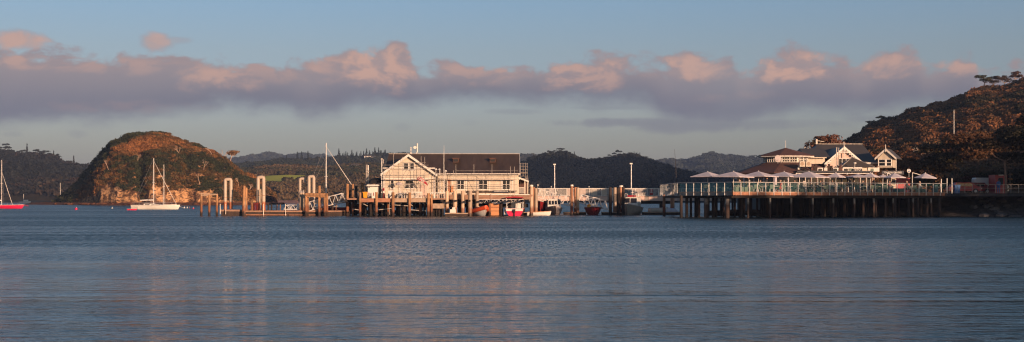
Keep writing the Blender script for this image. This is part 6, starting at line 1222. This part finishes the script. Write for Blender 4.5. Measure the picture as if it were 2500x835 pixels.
# pipe rail of the promenade
root = thing('promenade_railing', 'three bar pipe railing along the promenade right of the glass', 'railing', tuple(C0)); D0 = Vector((X(2620,166),166,DK))
for h_ in (1.0,.58,.12): q = MB(); q.bar(C0+Vector((.3,0,h_)), D0+Vector((0,0,h_)), .035); q.build('rail', 'concpile', root)
for k in range(17): c = (C0+Vector((.3,0,0))).lerp(D0, k/16); q = MB(); q.bar(c, c+Vector((0,0,1.02)), .045); q.build('post', 'concpile', root)
q = MB(); q.prism([C0+Vector((-.5,-.2,-.03)), D0+Vector((0,-.2,-.03)), D0+Vector((0,9,-.03)), C0+Vector((-.5,9,-.03))], (0,0,-.35)); struct(q.build('promenade', 'seawall'))
def car(label, px, Y, m_, L=4.2, H=1.45, van=False, rz=0.):
    root = thing('parked_van' if van else 'parked_car', label, 'van' if van else 'car'); w_ = .85
    P = [(0,.35),(0,.8),(.5,.95),(.9,H-.05),(1.2,H),(3.0,H),(3.6,.95),(4.1,.85),(4.2,.35)] if not van else [(0,.35),(0,1.9),(.1,2.1),(3.3,2.1),(3.9,1.2),(4.5,1.0),(4.6,.35)]
    q = MB(); q.prism([(x_-L/2,-w_,z_) for x_, z_ in P], (0,2*w_,0)); q.build('body', m_, root)
    for a0, a1 in (((1.0,1.95),(2.05,2.95)) if not van else ((2.5,3.3),)):
        q = MB(); z0, z1 = (.95,H-.12) if not van else (1.25,1.9); q.box(a0-L/2,a1-L/2,-w_-.012,-w_+.01,z0,z1); q.build('side_window', 'tint', root)
    for x_ in (.8,3.4):
        q = MB(); q.tube((x_-L/2,-w_-.02,.33),(x_-L/2,-w_+.2,.33),.33,n=14); wh = q.build('wheel', 'black', root); q = MB(); q.tube((x_-L/2,-w_-.035,.33),(x_-L/2,-w_-.02,.33),.18,n=10); q.build('rim', 'steel', wh)
    q = MB(); q.box(L/2-.1,L/2+.02,-w_+.05,-w_+.3,.6,.75); q.build('headlight', 'gelcoat', root)
    face(root, (X(px,Y),Y,DK-.02), rz); return root
car('red car parked behind the promenade railing, left of the pale van', 2352, 181, 'red'); car('orange red car parked beside a silver car behind the railing', 2380, 183, 'darkred', rz=.1); car('pale silver car behind the promenade railing', 2394, 186, 'greyhull'); car('white van parked left of the red booth on the far right', 2420, 184, 'gelcoat', van=True, L=4.6)
root = thing('red_booth', 'dark red booth beside the pale tree trunk on the far right', 'booth', W(2444,470,180)); q = MB(); q.box(X(2430,180), X(2459,180), 180, 182.5, DK, Z(427,180)); q.build('wall', 'red', root); q = MB(); PB(q, 2438, 2449, 434, 452, 179.95, .06); q.build('opening', 'black', root); q = MB(); q.box(X(2428,180), X(2461,180), 179.8, 182.7, Z(427,180), Z(425.5,180)); q.build('roof', 'darkwood', root); q = MB(); PB(q, 2438, 2450, 426.8, 428, 179.75, .04); q.build('lamp_strip', 'gelcoat', root)
for i, (px, m_) in enumerate([(2438,'denim')]): pass
root = thing('blue_bin', 'dark blue recycling bin at the end of the glass balustrade', 'bin', W(2336,470,172)); c = W(2336,470,172); c.z = DK; q = MB(); q.loft([[(c.x+sx*w_, c.y+sy*w_, c.z+z_) for sx, sy in ((-1,-1),(1,-1),(1,1),(-1,1))] for z_, w_ in ((0,.26),(.95,.34))]); q.build('body', 'denim', root); q = MB(); q.box(c.x-.37,c.x+.37,c.y-.37,c.y+.37,c.z+.95,c.z+1.03); q.build('lid', 'denim', root)
for i, (px, r0) in enumerate([(2312,441),(2324,441),(2298,443)]): q = MB(); c = W(px,470,176); c.z = DK; q.tube(c, W(px,r0-6,176), .06); tag(q.build('bollard_post', 'white'), ['tall white post','short white post','thin white post'][i]+' behind the end of the glass balustrade', 'post')
# near shore trees on the right
tree('pohutukawa_tree', 'large dark tree with a pale forked trunk beside the red booth', (X(2457,178),178,DK-.2), 7.4, 4.0, 'round', (.045,.03,.014), None, -.1, .15, 4, 201, 'bark2', TPD)
tree('pohutukawa_tree', 'big rusty crowned tree behind the parked cars', (X(2385,196),196,DK-.2), 8.6, 4.8, 'round', (.085,.04,.018), None, .05, .13, 5, 202, 'bark', TPD)
tree('pohutukawa_tree', 'broad dark tree over the promenade between the last parasol and the cars', (X(2330,200),200,DK-.2), 8.0, 4.4, 'round', (.04,.032,.014), None, 0, .13, 5, 203, 'bark', TPD)
tree('pohutukawa_tree', 'huge black tree filling the right edge above the promenade', (X(2520,176),176,DK-.2), 10.5, 4.6, 'round', (.02,.018,.010), None, 0, .3, 8, 204, 'bark', TPD)
tree('shrub_tree', 'low orange leaved tree behind the last parasol', (X(2225,206),206,DK-.2), 5.2, 3.0, 'round', (.13,.055,.022), None, 0, .12, 6, 205, 'bark', TPL)
tree('shrub_tree', 'orange leaved tree right of the turned bay', (X(2196,212),212,DK-.2), 6.0, 3.0, 'round', (.14,.06,.024), None, 0, .12, 6, 206, 'bark', TPL)
tree('shrub_tree', 'small dark tree between the last parasol and the big promenade tree', (X(2282,204),204,DK-.2), 5.6, 3.2, 'round', (.05,.035,.015), None, 0, .12, 6, 207, 'bark', TPL)
q = MB(); base = Vector((X(2466,176),176,DK)); root = thing('vine_post', 'post wrapped in lit orange vine right of the pale trunk', 'post', tuple(base)); q.tube(base, base+Vector((0,0,2.6)), .12); q.build('post', 'bark', root); canopy('vine', TPF, [base+Vector((0,-.05,z_)) for z_ in (.5,1.1,1.7,2.3)], [.38,.36,.34,.3], [(.22,.10,.03)]*4, 1.2, root)

for i, (px, Yq, h_, c_) in enumerate([(2300,186,2.0,(.03,.03,.012)),(2322,188,2.6,(.05,.028,.012)),(2342,190,2.4,(.025,.025,.012)),(2362,189,2.8,(.06,.02,.012)),(2374,192,3.2,(.035,.028,.012)),(2402,191,3.0,(.022,.022,.010)),(2428,190,3.4,(.03,.022,.010)),(2472,184,3.0,(.02,.018,.008)),(2492,182,3.6,(.018,.016,.008)),(2212,200,2.6,(.08,.04,.015)),(2240,202,3.0,(.06,.035,.014)),(2265,203,3.2,(.035,.028,.012))]):
    b0 = Vector((X(px,Yq), Yq, DK-.1)); root = thing('roadside_bush', ORD[i]+' of the dark bushes along the shore road, counted from behind the last parasol', 'bush', tuple(b0), 'bushes along the shore road')
    q = MB(); q.path([b0, b0+Vector((.1,0,h_*.5))], [.08,.05], 5); q.build('stem', 'bark', root); canopy('foliage', TPL, [b0+Vector((g3.uniform(-.8,.8), g3.uniform(-.4,.4), h_*(.35+.4*g3.random()))) for _ in range(5)], [h_*.45]*5, [c_]*5, .9, root)
